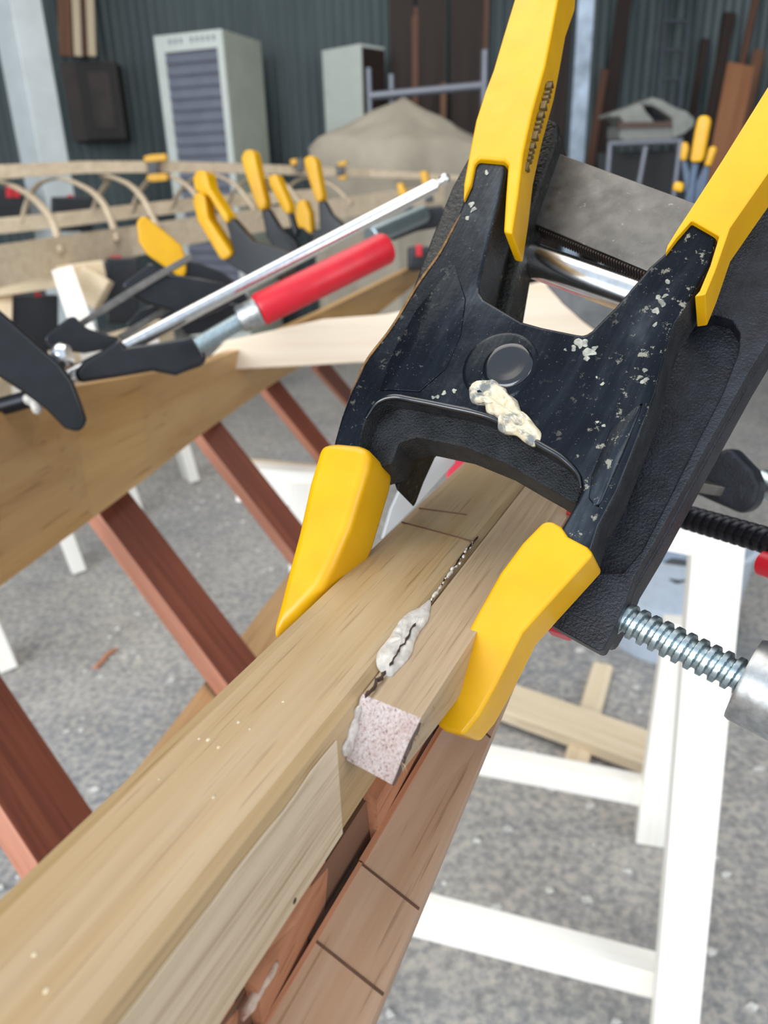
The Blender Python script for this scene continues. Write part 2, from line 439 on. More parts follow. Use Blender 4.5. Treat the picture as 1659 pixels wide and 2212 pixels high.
WALLY = 7.2
corrugated('wall_back', (-7, WALLY, 0), (7, WALLY, 0), 4.6, WALLM)
corrugated('wall_left', (-7, -1.0, 0), (-7, WALLY, 0), 4.6, WALLM)
corrugated('wall_right', (7, WALLY, 0), (7, -4, 0), 4.6, WALLM)
mk('ceiling', [(-7.2, .2, 4.6), (7.2, .2, 4.6), (7.2, 7.4, 4.6), (-7.2, 7.4, 4.6), (-7.2, .2, 4.7), (7.2, .2, 4.7), (7.2, 7.4, 4.7), (-7.2, 7.4, 4.7)],
   [[0, 1, 2, 3], [4, 5, 6, 7], [0, 1, 5, 4], [1, 2, 6, 5], [2, 3, 7, 6], [3, 0, 4, 7]], m_wall('roof_iron', (90, 96, 100), (120, 126, 130)))['kind'] = 'structure'

# ------------------------------------------------------------------ the boat whose gunwale is being glued
AZ = math.radians(25.4)
DV = V((math.sin(AZ), math.cos(AZ), 0)); NV = V((DV.y, -DV.x, 0)); OR = onz(580, 1380, H - .135)
def hs(p, a, drop): q = OR + NV * p + DV * a; q.z = H - drop; return q


def hull_sec(pts, a, M=None): return [hs(p, a, z) for p, z in pts]


MB = Matrix.Identity(4)
for i, e in enumerate((DV, NV, V((0, 0, 1)))):
    for k in range(3): MB[k][i] = e[k]
MB.translation = hs(.02, 0, .155)
boat = thing('boat_hull', 'open wooden boat hull under construction with mahogany ribs and a rounded gunwale', 'boat', onz(400, 1500, .45))
# gunwale: 41 mm wide, rounded arrises
gun = [(.0, .138), (.0, .172), (.002, .1735), (.040, .1735), (.041, .172), (.041, .1395), (.0398, .1368), (.037, .1353), (.033, .1348), (.006, .1348), (.002, .1356)]
SA = [-.32, -.2, -.1, 0, .1, .2, .4, .7, 1.1, 1.7]
o = loft('gunwale', [hull_sec(gun, a) for a in SA], HERO, boat, M=MB); o['label'] = 'honey coloured gunwale rail with rounded top'
for p in o.data.polygons: p.use_smooth = False
# raw sawn band on the gunwale's side, where the second strip stops
random.seed(3)
vs_ = []; fs_ = []; na = 40
for i in range(na + 1):
    a = -.31 + (.279) * i / na; top = .1392 + .0016 * noise.noise(V((a * 60, 0, 0)))
    vs_ += [hs(.0412, a, top), hs(.0412, a, .1732), hs(.0414, a, .1730), hs(.0414, a, top + .0002)]
for i in range(na):
    for k in range(4): fs_.append([4 * i + k, 4 * i + 4 + k, 4 * i + 4 + (k + 1) % 4, 4 * i + (k + 1) % 4])
fs_ += [[0, 1, 2, 3], [4 * na + k for k in range(4)]]
o = mk('sawn_side', vs_, fs_, SAWN, boat, M=MB); o['label'] = 'pale raw side of the gunwale'
# outer plank below, with saw kerfs across it
kerfs = [-.111, -.082, -.0535, -.0252, .0575, .092, .13, .17]
def rp(a): return max(.05, .0615 - .045 * a)
SKf = lambda a: [hs(.0438, a, .1897), hs(rp(a), a, .2), hs(rp(a) - .001, a, .208), hs(.0428, a, .198)]
edges = [-.32] + kerfs + [.35, 1.6]
MBp = MB.copy(); MBp.translation = hs(.045, 0, .21)
o = loft('hull_plank', [SKf(e) for e in edges], SKIN, boat, M=MBp); o['label'] = 'brown outer plank with saw cuts across'
UPK = (hs(rp(0), 0, .2) - hs(.0438, 0, .1897)).cross(DV).normalized()
if UPK.z < 0: UPK = -UPK
for k in kerfs:
    f = SKf(k); e = UPK * .00025; w_ = DV * .0004
    mk('saw_cut', [f[0] + e - w_, f[0] + e + w_, f[1] + e + w_ * 1.2, f[1] + e - w_ * 1.2, f[0] - e - w_, f[0] - e + w_, f[1] - e + w_, f[1] - e - w_],
       [[0, 1, 2, 3], [7, 6, 5, 4], [0, 1, 5, 4], [1, 2, 6, 5], [2, 3, 7, 6], [3, 0, 4, 7]], CUTLINE, boat)['label'] = 'dark saw cut'
loft('plank_lip', [[hs(.0430, a, .1890), hs(.0441, a, .1893), hs(.0441, a, .192), hs(.0424, a, .192)] for a in (-.32, -.0252)], ORANGE, boat, M=MBp)
loft('plank_lip', [[hs(.0428, a, .1889), hs(.0444, a, .1893), hs(.0444, a, .192), hs(.0424, a, .192)] for a in (-.0245, .4)], ORANGE, boat, M=MBp)
loft('slot', [[hs(.0415, a, .1896), hs(.0438, a, .1894), hs(.0438, a, .194), hs(.0415, a, .194)] for a in (-.0535, -.024)], DARKGAP, boat)
# packing between gunwale and plank
loft('inner_plank', [[hs(.0395, a, .178), hs(.0415, a, .21), hs(.03, a, .21), hs(.03, a, .178)] for a in (-.32, 0, 1.5)], OLDW, boat, M=MBp)
for a0, a1, m in ((-.125, -.083, ORANGE), (-.079, -.038, ORANGE), (-.012, .05, ORANGE)):
    loft('rib_head', [[hs(.0432 - .0035 * t, a0 + (a1 - a0) * t, .1765 + .004 * t), hs(.0432 - .003 * t, a0 + (a1 - a0) * t, .20), hs(.0385, a0 + (a1 - a0) * t, .20), hs(.0385, a0 + (a1 - a0) * t, .1742)] for t in (0, .5, 1)], m, boat, M=MBp)
fr_ = Frame(hs(.045, -.08, .182), DV, V((0, 0, 1)))
blob('glue_squeeze', [(hs(.0425, a, .1775 + .002 * random.random()), .002 + .004 * random.random(), .0012, .0018, fr_) for a in (-.13, -.126, -.12, -.112, -.106, -.1, -.082, -.079, -.074)], m_glue('smeared_glue', (150, 112, 96), (196, 172, 156)), boat, .0006)
o = beam('scarf_line', onz(868, 1128, H - .1346), onz(1024, 1171, H - .1346), .0004, .0006, CUTLINE, boat)
for x, y, r in ((515, 1560, 5), (612, 1516, 4), (462, 1722, 5), (345, 1683, 4), (450, 1598, 6), (472, 1614, 5), (430, 1596, 4), (540, 1575, 4), (75, 2062, 7), (100, 2140, 8)):
    c_ = onz(x, y, H - .1348); k_ = (c_ - CAM).dot(F) / FPX
    blob('glue_fleck', [(c_, r * k_, r * k_ * 1.3, .0004, Frame(c_, NV, DV))], FLECK, boat, .0004, 2)
r_ = ray(636, 1946); k_ = (hs(.0413, 0, .15) - CAM).dot(NV) / r_.dot(NV); pc = CAM + r_ * k_
cyl('pin_hole', pc - NV * .0005, pc + NV * .0002, .0009, DARKGAP, boat, 12)
beam('scarf_line', onz(905, 1098, H - .1346), onz(1008, 1112, H - .1346), .0002, .0006, CUTLINE, boat)
# left side of the boat: the sheer plank seen from inside
TOPP = [(-60, 912, .70), (0, 892, .77), (150, 838, .93), (300, 812, 1.06), (430, 790, 1.22), (560, 738, 1.45), (700, 672, 1.85), (900, 572, 2.6), (1010, 512, 3.3)]
BOTP = [(-60, 1310, .76), (0, 1267, .83), (200, 1120, .98), (320, 1030, 1.1), (430, 942, 1.26), (570, 842, 1.54), (760, 722, 2.0), (900, 612, 2.7), (1010, 532, 3.3)]
secs = []
for tp, bt in zip(TOPP, BOTP):
    a, b = ond(*tp), ond(*bt); off = V((-.018, .012, 0)); secs.append([a, b, b + off, a + off])
o = loft('sheer_plank', secs, HONEY, boat, M=Matrix.Translation(ond(300, 900, 1.1)) @ Matrix.Rotation(math.radians(72), 4, 'Z')); o['label'] = 'wide honey coloured side plank'
# ribs running down from the sheer plank
zr = H - .56
def rib(a, b, wpx, hpx):
    p0 = ond(*a); p1 = onz(b[0], b[1], zr); e = (p1 - p0).normalized(); p0 = p0 - e * .03; p1 = p1 + e * .10
    m = (p0 + p1) / 2; dd = (m - CAM).dot(F); pn = CAM - m; pn = (pn - e * pn.dot(e)).normalized(); q_ = e.cross(pn)
    if q_.dot(-R - U) < 0: q_ = -q_
    al = math.radians(40)
    o = beam('rib', p0, p1, wpx * dd / FPX, hpx * dd / FPX, MAHOG, boat, nv=pn * math.cos(al) - q_ * math.sin(al), bevel=.0015)
    o.data.materials.append(PALE_EDGE); sd = q_ * math.cos(al) + pn * math.sin(al)      # this narrow edge gets a paler mahogany than the other faces
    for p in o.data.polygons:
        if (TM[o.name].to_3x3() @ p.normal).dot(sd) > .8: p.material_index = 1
    return o


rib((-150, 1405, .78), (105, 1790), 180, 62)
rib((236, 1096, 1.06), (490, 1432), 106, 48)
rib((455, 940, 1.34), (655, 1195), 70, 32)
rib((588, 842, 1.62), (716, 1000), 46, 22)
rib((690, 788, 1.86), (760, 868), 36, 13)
q = [onz(x, y, H - .575) for x, y in ((680, 1150), (620, 1235), (490, 1402), (270, 1680), (150, 1830))]
loft('inner_strip', [[p + V((-.006, .002, -.016)), p + V((.006, 0, 0)), p + V((.055, -.012, -.034)), p + V((.03, -.01, -.055))] for p in q], wood('strip_pine', (214, 176, 130), (190, 148, 102), (150, 108, 70), k=.4), boat,
     M=Matrix.Translation(q[2]) @ Matrix.Rotation(math.radians(77), 4, 'Z'))
# the second strip being glued on, its end cut off at a slope
MK = MB.copy(); MK.translation = hs(.05, 0, .142)
bs = [[hs(.0414, -.0146, .1352), hs(.061, -.0181, .1352), hs(.0565, -.0285, .1515), hs(.0414, -.0265, .1496)]]
for a in (.02, .1, .25, .5, 1.0, 1.6): bs.append([hs(.0414, a, .1352), hs(.0612, a, .1352), hs(.0605, a, .152), hs(.0414, a, .152)])
block = loft('wood_strip', bs, BLOCK, None, M=MK)
block.data.materials.append(CUT)
for p in block.data.polygons:
    if all((TM[block.name] @ block.data.vertices[i].co - OR).dot(DV) < -.01 for i in p.vertices): p.material_index = 1
tag(block, 'narrow wooden strip with a pink sawn end, glued along the gunwale between yellow jaws', 'wood strip')
fr_ = Frame(hs(.05, -.02, .14), DV, NV)
random.seed(11)
for i in range(16):                                    # torn fibres on the strip's lower arris
    a = -.028 + .022 * random.random(); p0 = hs(.0585, a, .146 - .4 * (a + .028)); 
    p1 = p0 + NV * (.001 + .003 * random.random()) - DV * (.001 + .004 * random.random()) + V((0, 0, -.003 * random.random()))
    pm = (p0 + p1) / 2 + V((0, 0, .001)) ; w = NV.cross(DV).normalized() * .0003
    mk('torn_fibre', [p0 - w, p0 + w, pm + w, pm - w, p1, p0 - w + DV * .0002, p0 + w + DV * .0002], [[0, 1, 2, 3], [3, 2, 4], [0, 1, 6, 5]], FIBRE, block, smooth=False)
fr_ = Frame(hs(.041, 0, .135), NV, DV)
beadb = []
for i in range(26):
    t = i / 25; x, y = 924 + 98 * t + random.uniform(-3, 3), 1306 - 134 * t + random.uniform(-3, 3); r = random.uniform(2.5, 7.5) * (1 - .4 * t)
    c = onz(x, y, H - .1344); k = (c - CAM).dot(F) / FPX; beadb.append((c, r * k * .9, r * k * 1.7, .0009, fr_))
blob('glue_bead', beadb, GLUE, block, .0005, 6)
patch('glue_bead', fr_, [(931, 1295), (930, 1319), (924, 1343), (908, 1364), (896, 1388), (888, 1416), (858, 1450), (844, 1462), (827, 1456), (813, 1436), (815, 1411), (838, 1382), (853, 1358), (870, 1334), (887, 1321), (911, 1309)], .0017, GLUE, block, ctr=(868, 1388))['label'] = 'white squeezed out glue along the seam'
blob('glue_bead', [(hs(.0414, a, z), .0016, .0035, .0032, fr_) for a, z in ((-.013, .139), (-.017, .1405), (-.021, .143), (-.025, .146))], m_glue('thin_glue', (168, 158, 150), (206, 198, 190)), block, .0005)
def crack(pts, wd, drop, n=5, jit=3.0):
    P = []
    for (x0, y0), (x1, y1) in zip(pts, pts[1:]):
        for k in range(n): t = k / n; P.append(onz(x0 + (x1 - x0) * t + random.uniform(-jit, jit), y0 + (y1 - y0) * t + random.uniform(-jit, jit), H - drop))
    secs = []
    for i, p in enumerate(P):
        w_ = NV * wd * random.uniform(.35, 1.2) * (.3 if i in (0, len(P) - 1) else 1); secs.append([p - w_, p + w_, p + w_ - V((0, 0, .0012)), p - w_ - V((0, 0, .0012))])
    loft('crack', secs, DARKGAP, block)
crack([(790, 1502), (815, 1468), (838, 1442)], .0004, .1332)
crack([(842, 1432), (862, 1400), (885, 1366), (900, 1340)], .00022, .1327)
crack([(925, 1305), (960, 1250), (1000, 1195), (1040, 1150)], .00007, .1346, 7, 1.5)
secs = []
for i in range(8):
    t = i / 7; p = hs(.0609 - .0038 * t, -.0195 - .0095 * t, .1365 + .0145 * t) + V((random.uniform(-.0002, .0002), 0, 0)) - DV * .0003; w_ = .0005 * random.uniform(.4, 1.3)
    secs.append([p - NV * w_, p + NV * w_, p + NV * w_ + DV * .0012, p - NV * w_ + DV * .0012])
loft('crack', secs, DARKGAP, block)

# ------------------------------------------------------------------ spring clamp (the near one), built in its own frame
def cc(a, b, c): return (R * a + U * b + F * c).normalized()
E1 = cc(.80, -.33, -.50); E2 = cc(.455, .87, .155)
f0 = Frame(ond(860, 1290, .27), E1, E2); SC = Frame(f0.hit(1100, 790), E1, E2)
clamp = thing('spring_clamp', 'large black spring clamp with yellow tips, gripping the two glued strips in front', 'clamp', M=SC.M(), group='yellow tipped spring clamps')
T = .021
body = [(1027, 347), (1093, 353), (1091, 374), (1080, 431), (1056, 525), (1036, 612), (1037, 630), (1046, 645), (1083, 667), (1127, 693), (1170, 705), (1245, 720), (1262, 722), (1278, 712), (1330, 660),
        (1403, 574), (1437, 544), (1493, 477), (1551, 508), (1535, 571), (1494, 641), (1460, 695), (1443, 740), (1416, 849), (1376, 953), (1335, 1057), (1294, 1134), (1276, 1190), (1255, 1225), (1190, 1175), (1213, 1138), (1246, 1082),
        (1256, 1058), (1252, 1032), (1236, 1010), (1213, 989), (1168, 962), (1100, 922), (1051, 898), (1000, 884), (953, 876), (881, 862), (845, 858), (819, 866), (796, 887), (780, 930), (768, 1000), (712, 1000), (722, 950),
        (736, 900), (754, 851), (790, 779), (845, 706), (902, 612), (946, 551), (978, 490), (998, 440), (1012, 390)]
prism('clamp_body', SC, body, 0, -T, BLACK, clamp, bevel=.0016, side=CASTF, seg=3)
prism('inner_plate', SC, [(775, 905), (800, 875), (850, 862), (960, 880), (1110, 930), (1215, 990), (1262, 1050), (1244, 1091), (1200, 1062), (1160, 1040), (1090, 1000), (1000, 964), (900, 944), (862, 956), (846, 1000), (800, 1015), (770, 990)], -.010, -.028, CASTF, clamp, bevel=.001)
piv = SC.hit(1098, 792)
uvp = SC.uv(piv)
def disc(name, c, r, h, mat, parent, n=40, dome=.0):
    o = SC.at(c[0], c[1], 0)
    return lathe(name, o - SC.e3 * .001, o + SC.e3 * (h), [(0, r), (.55, r), (.8, r * .97), (1, r * .9)], mat, parent, n)
cr = SC.uv(SC.hit(1080, 792))
o = SC.at(cr[0], cr[1], 0)
lathe('pivot_boss', o - SC.e3 * .001, o + SC.e3 * .0007, [(0, .0148), (.6, .0146), (.9, .0138), (1, .013)], BLACK, clamp, 48)
o = SC.at(uvp[0], uvp[1], 0)
lathe('rivet', o, o + SC.e3 * .0024, [(0, .0095), (.4, .0095), (.62, .0090), (.74, .0080), (.72, .0066), (.62, .0045), (.58, .0015)], GLOSS, clamp, 48)
# pressed ribs of the left arm, an enamelled roll along the arch
def tube_on(name, pts, r, mat, parent, w=0.0, n=10):
    pp = [SC.hit(x, y, w) for x, y in pts]; pp = [V(p) for p in catmull([tuple(p) for p in pp], 6, False)]
    secs = []
    for i, p in enumerate(pp):
        t = (pp[min(i + 1, len(pp) - 1)] - pp[max(0, i - 1)]).normalized(); s = t.cross(SC.e3).normalized(); q = s.cross(t)
        rr = r * min(1, .25 + 4 * min(i, len(pp) - 1 - i) / len(pp)); secs.append([p + (s * math.cos(2 * math.pi * k / n) + q * math.sin(2 * math.pi * k / n)) * rr for k in range(n)])
    o = loft(name, secs, mat, parent)
    for p in o.data.polygons: p.use_smooth = True
    return o
tube_on('rolled_edge', [(790, 905), (815, 870), (850, 858), (890, 864), (960, 878), (1051, 899), (1110, 928), (1168, 962), (1213, 989), (1246, 1022), (1255, 1055)], .0013, GLOSS, clamp)
def facet(pts, apex, h):
    b = [SC.hit(x, y, .0001) for x, y in pts]; a = SC.hit(apex[0], apex[1], h); c = sum(b, V()) / len(b) - SC.e3 * .0008
    n = len(b); mk('pressed_panel', b + [a, c], [[i, (i + 1) % n, n] for i in range(n)] + [[(i + 1) % n, i, n + 1] for i in range(n)], BLACK, clamp, bevel=.0012)
facet([(985, 560), (900, 665), (845, 765), (815, 850), (850, 848), (905, 852), (965, 800), (1000, 720), (1010, 640)], (906, 735), .0032)
facet([(1400, 850), (1345, 990), (1290, 1110), (1268, 1085), (1275, 1030), (1320, 920)], (1322, 985), .0026)
WORN = plain('worn_copper_edge', srgb(140, 104, 62), .45, .5, var=.2, scale=300)
tube_on('worn_edge', [(1004, 448), (982, 488), (948, 550), (904, 612), (847, 706), (792, 779), (757, 850)], .0006, WORN, clamp, w=-.0004)
GT = .024
lgrip = [(1106, 504), (1087, 500), (1092, 420), (1097, 356), (1088, 346), (1035, 341), (1026, 350), (1017, 395), (1000, 432), (1001, 396), (1014, 325), (1027, 260), (1046, 200), (1065, 150), (1088, 72), (1110, 0), (1134, -80), (1155, -130), (1185, -150), (1215, -140), (1230, -110),
         (1226, -60), (1205, 0), (1192, 70), (1178, 140), (1150, 240), (1130, 330), (1119, 420)]
lg = prism('handle_grip', SC, lgrip, .0022, -T + .004, YEL, clamp, bevel=.0022, seg=3)
rgrip = [(1500, 640), (1511, 628), (1534, 573), (1553, 510), (1494, 476), (1462, 512), (1437, 546), (1441, 530), (1462, 496), (1500, 438), (1560, 345), (1659, 186), (1740, 60), (1765, 40), (1800, 60), (1810, 90), (1780, 160), (1690, 330), (1620, 430), (1577, 492), (1545, 585), (1524, 636)]
prism('handle_grip', SC, rgrip, .0022, -T + .004, YEL, clamp, bevel=.0022, seg=3)
lpad = [(690, 956), (725, 953), (770, 957), (800, 967), (792, 1010), (776, 1062), (752, 1140), (720, 1215), (690, 1272), (640, 1325), (578, 1382), (598, 1310), (618, 1232), (640, 1150), (664, 1042)]
prism('jaw_pad', SC, lpad, .0025, -T - .002, YEL, clamp, bevel=.004, seg=4)
rpad = [(1172, 1127), (1190, 1124), (1211, 1136), (1226, 1158), (1268, 1180), (1282, 1196), (1259, 1222), (1177, 1312), (1129, 1366), (1098, 1428), (1066, 1490), (1034, 1546), (1000, 1588), (962, 1580), (942, 1566), (958, 1505), (986, 1445), (1001, 1412), (1008, 1367), (1032, 1322), (1080, 1237), (1128, 1172)]
prism('jaw_pad', SC, rpad, .0025, -T + .003, YEL, clamp, bevel=.004, seg=4)
# dried glue and worn marks on the near clamp only
patch('glue_lump', SC, [(1015, 833), (1036, 824), (1065, 822), (1091, 837), (1100, 853), (1118, 866), (1127, 890), (1145, 904), (1159, 922), (1170, 937), (1165, 957), (1152, 966), (1134, 957), (1116, 942), (1094, 939), (1076, 928), (1080, 910), (1052, 893), (1047, 877), (1022, 873), (1014, 855)], .0032, GLUE2, clamp, rings=14, ctr=(1092, 888), wob=.9)['label'] = 'cream lump of dried glue'
for x, y, r in ((1250, 745, 14), (1262, 740, 12), (1272, 760, 16), (1240, 752, 9), (1285, 752, 8), (1222, 755, 6), (1420, 640, 9), (1428, 655, 12), (1436, 640, 9), (1418, 670, 10), (1415, 700, 8), (1441, 610, 8), (1268, 775, 8), (1016, 440, 9), (1022, 452, 9), (1010, 470, 8), (1052, 372, 7), (945, 855, 7), (935, 860, 6), (960, 850, 7), (982, 845, 8), (1300, 830, 7), (1290, 815, 5), (1390, 822, 10), (1290, 912, 6), (1305, 918, 6), (1392, 800, 8)):
    c = SC.hit(x, y, .0001); k = (c - CAM).dot(F) / FPX; blob('glue_spot', [(c + SC.e1 * r * k * random.uniform(-.6, .6) + SC.e2 * r * k * random.uniform(-.6, .6), r * k * random.uniform(.4, .8), r * k * random.uniform(.4, .8), .0005, SC) for _ in range(4)], GREYGLUE, clamp, .0004)

# worn lettering on the left handle's narrow side (illegible in the photograph)
side = []
a0, a1 = SC.uv(SC.hit(1184, 150, .0022)), SC.uv(SC.hit(1126, 350, .0022))
for i in range(9):
    t = (i + .5) / 9; u = a0[0] + (a1[0] - a0[0]) * t; v_ = a0[1] + (a1[1] - a0[1]) * t; du, dv = (a1[0] - a0[0]) / 9 * .36, (a1[1] - a0[1]) / 9 * .36
    nx = V((-(a1[1] - a0[1]), a1[0] - a0[0])).normalized()
    if nx.x < 0: nx = -nx
    for j, (s0, s1, w0, w1) in enumerate((((-1, -.5, -.003, -.0062), (-1, 1, -.003, -.0038), (.5, 1, -.003, -.006)), ((-1, -.4, -.003, -.0062), (.3, 1, -.003, -.006)), ((-1, 1, -.003, -.004), (-.3, .3, -.004, -.0062)))[i % 3]):
        side.append((u, v_, du, dv, nx, s0, s1, w0, w1))
vs_ = []; fs_ = []
for u, v_, du, dv, nx, s0, s1, w0, w1 in side:
    b = len(vs_)
    for off in (-.0012, .0011):
        for s, w in ((s0, w0), (s1, w0), (s1, w1), (s0, w1)): vs_.append(SC.at(u + du * s + nx.x * off, v_ + dv * s + nx.y * off, w))
    fs_ += [[b, b + 1, b + 2, b + 3], [b + 7, b + 6, b + 5, b + 4]] + [[b + i, b + (i + 1) % 4, b + 4 + (i + 1) % 4, b + 4 + i] for i in range(4)]
mk('lettering', vs_, fs_, plain('worn_black_ink', (.16, .11, .04, 1), .6), lg)

# ------------------------------------------------------------------ cast bar clamp behind the spring clamp
BC = Frame(SC.at(0, 0, -.030), SC.e1, SC.e2)
bar = thing('bar_clamp', 'heavy black cast iron clamp with flat steel bar and zinc screw behind yellow handles', 'clamp', M=BC.M())
lj = [(1188, 255), (1207, 262), (1204, 300), (1165, 410), (1128, 520), (1098, 690), (1000, 910), (908, 940), (880, 1000), (856, 1062), (840, 1015), (830, 900), (850, 730), (902, 590), (931, 511), (975, 403), (1007, 345), (1060, 262), (1120, 248)]
prism('fixed_jaw', BC, lj, 0, -.022, CASTR, bar, bevel=.002)
prism('fixed_jaw_rib', BC, [(1120, 330), (1150, 330), (1100, 520), (1062, 690), (1030, 690), (1070, 520)], .003, -.004, CASTR, bar, bevel=.0015)
rj = [(1500, 600), (1558, 560), (1640, 440), (1740, 250), (1800, 260), (1800, 520), (1700, 690), (1625, 815), (1523, 1000), (1420, 1190), (1372, 1270), (1350, 1330), (1318, 1385), (1308, 1386), (1200, 1335), (1225, 1230), (1330, 1000), (1400, 800)]
prism('sliding_jaw', BC, rj, -.007, -.024, CAST, bar, bevel=.002)
rim = [(1500, 590), (1558, 545), (1659, 395), (1740, 250), (1800, 260), (1800, 520), (1690, 690), (1620, 800), (1525, 968), (1475, 1060), (1418, 1165), (1370, 1247), (1352, 1300), (1322, 1368), (1302, 1404), (1292, 1406), (1182, 1345), (1236, 1225), (1290, 1238),
       (1345, 1236), (1385, 1190), (1440, 1085), (1500, 965), (1560, 850), (1595, 760), (1598, 720), (1580, 690), (1545, 680), (1500, 690), (1470, 690)]
prism('jaw_rim', BC, rim, 0, -.010, CAST, bar, bevel=.003, seg=3)
prism('steel_bar', BC, [(1120, 299), (1240, 343), (1490, 434), (1640, 489), (1600, 667), (1400, 586), (1170, 490), (1080, 453)], -.008, -.014, STEEL, bar, bevel=.0005)
# toothed lower edge
tv = []; tf = []
p0, p1 = BC.hit(1165, 492, -.008), BC.hit(1420, 598, -.008); nt = 46
for i in range(nt):
    for t in (i / nt, (i + .55) / nt):
        q = p0.lerp(p1, t)
        tv += [q + SC.e3 * -.0002, q - SC.e2 * .0010 - SC.e3 * .0002, q - SC.e2 * .0010 - SC.e3 * .0058, q - SC.e3 * .0058]
    b = 8 * i; tf += [[b, b + 1, b + 2, b + 3], [b + 4, b + 5, b + 6, b + 7]] + [[b + k, b + (k + 1) % 4, b + 4 + (k + 1) % 4, b + 4 + k] for k in range(4)]
o = mk('bar_teeth', tv, tf, plain('rusty_steel', srgb(70, 58, 52), .5, .7), bar); o['kind'] = 'stuff'
cyl('guide_rod', BC.hit(1120, 552, -.017), BC.hit(1460, 672, -.017), .0078, CHROME, bar, 36)
sp0, sp1 = BC.hit(1345, 1334, -.011), BC.hit(1660, 1492, -.011)
screw('screw', sp0, sp1, .0062, .0043, .0015, ZINC, bar, 40)
ax = (sp1 - sp0).normalized(); c0 = sp0 + ax * ((BC.hit(1606, 1466, -.011) - sp0).length)
lathe('collar', c0, c0 + ax * .04, [(.16, .0068), (.16, .0112), (0, .0128), (0, .0142), (.03, .0147), (1, .0147), (1, .004)], ZINCW, bar, 40)
prism('jaw_cap', BC, [(1182, 1330), (1230, 1352), (1222, 1373), (1176, 1358)], -.022, -.034, PINK, bar, bevel=.001)['label'] = 'pink red plastic cap'
prism('jaw_face', facing(1000, 980, .50), [(955, 900), (1075, 920), (1040, 1000), (965, 1040)], 0, -.02, PINK, bar, bevel=.001)['label'] = 'red plastic jaw face'
prism('jaw_face', facing(1230, 1098, .372), [(1216, 1072), (1262, 1080), (1262, 1120), (1232, 1116), (1216, 1106)], 0, -.01, RED, bar, bevel=.0006)['label'] = 'red plastic jaw face'
o = prism('plastic_strip', facing(900, 1040, .425, yaw=-20), [(914, 930), (992, 940), (984, 1000), (905, 1088), (826, 1165), (845, 1100), (880, 1022)], 0, -.004, CLEAR, None, bevel=.0006)
tag(o, 'cloudy see-through plastic strip tucked under the black clamp body', 'plastic strip')
# clamp further along: black screw, cast head, red handle
fc = thing('bar_clamp', 'black clamp with a black screw and red handle right of the big jaw', 'clamp', ond(1560, 1080, .42))
screw('screw', ond(1440, 1105, .43), ond(1720, 1186, .36), .0068, .0052, .0017, BSTEEL, fc, 32)
prism('cast_head', facing(1570, 1040, .44, yaw=15), [(1490, 1062), (1530, 1000), (1552, 975), (1578, 966), (1626, 1016), (1640, 1050), (1630, 1092), (1602, 1112), (1540, 1085)], 0, -.02, CAST, fc, bevel=.003)
beam('steel_bar', hs(.0625, .235, .146), ond(1545, 1052, .45), .018, .006, STEEL, fc, bevel=.0005)
cyl('red_handle', ond(1646, 1216, .37), ond(1790, 1262, .34), .0062, RED, fc)
cyl('zinc_collar', ond(1640, 1040, .47), ond(1720, 1080, .45), .0085, ZINC, fc)

# ------------------------------------------------------------------ cross beam over the boat
o = prism('cross_beam', facing(830, 740, 1.36), [(424, 802), (487, 736), (700, 689), (834, 679), (1180, 606), (1320, 634), (1420, 668), (1420, 770), (1000, 778), (762, 784), (653, 791)], 0, -.034, PINE2, None, bevel=.003)
tag(o, 'pale pine cross beam lying across the boat behind the clamps', 'beam')
o = prism('metal_plate', facing(1260, 650, .95), catmull([(1185, 600), (1340, 590), (1345, 690), (1298, 716), (1266, 700), (1236, 674), (1206, 645)], 4), 0, -.012, plain('grey_iron', (.12, .12, .12, 1), .5, .3), None, bevel=.002)
tag(o, 'dark grey rounded metal plate hanging below the chrome rod, in front of the cross beam', 'plate')

# ------------------------------------------------------------------ clamps along the left plank
GRP = 'yellow tipped spring clamps'
def small_clamp(label, d, grips, arms, ctr, yaw=35, gd=.04, armmat=None):
    """a clamp some way off: each grip and lever has its own outline and thickness"""
    f = facing(ctr[0], ctr[1], d, yaw=yaw); c = thing('spring_clamp', label, 'clamp', ond(ctr[0], ctr[1], d), GRP)
    for g in grips: prism('handle_grip', f, g, .004, .004 - gd, YEL, c, bevel=.004)
    for a in arms: prism('lever', f, a, -.004, -gd + .006, armmat or BLK, c, bevel=.003)
    return c
small_clamp('black spring clamp with one broad yellow handle, nearest the thin steel bars', 1.12,
            [[(294, 479), (306, 466), (317, 469), (356, 500), (392, 530), (402, 557), (403, 587), (397, 600), (385, 597), (350, 573), (317, 550), (299, 522)]],
            [[(392, 560), (425, 566), (480, 588), (522, 618), (545, 660), (500, 684), (440, 650), (398, 606)]], (440, 610), 0, .03)
small_clamp('spring clamp with two overlapping yellow handles, above the red handle ferrule', 1.3,
            [[(415, 435), (419, 418), (430, 413), (441, 422), (448, 470), (498, 546), (494, 556), (479, 562), (473, 557), (425, 476)],
             [(415, 384), (422, 369), (437, 367), (446, 376), (452, 404), (492, 466), (492, 482), (483, 479), (450, 425), (419, 411)]],
            [[(486, 476), (500, 470), (520, 492), (545, 522), (580, 530), (628, 545), (634, 580), (600, 600), (540, 600), (500, 575), (482, 560), (505, 545)]], (560, 560), 32, .03)
small_clamp('spring clamp with the tallest yellow handle and a second slim one beside it', 1.45,
            [[(519, 340), (527, 325), (540, 322), (549, 331), (554, 358), (572, 434), (572, 450), (559, 456), (554, 448), (525, 365)],
             [(577, 383), (588, 376), (597, 378), (624, 441), (626, 459), (619, 463), (611, 456), (581, 401)]],
            [[(564, 456), (578, 450), (603, 490), (638, 522), (645, 545), (605, 556), (575, 510)], [(620, 460), (628, 458), (640, 500), (636, 520)]], (600, 520), 30, .026)
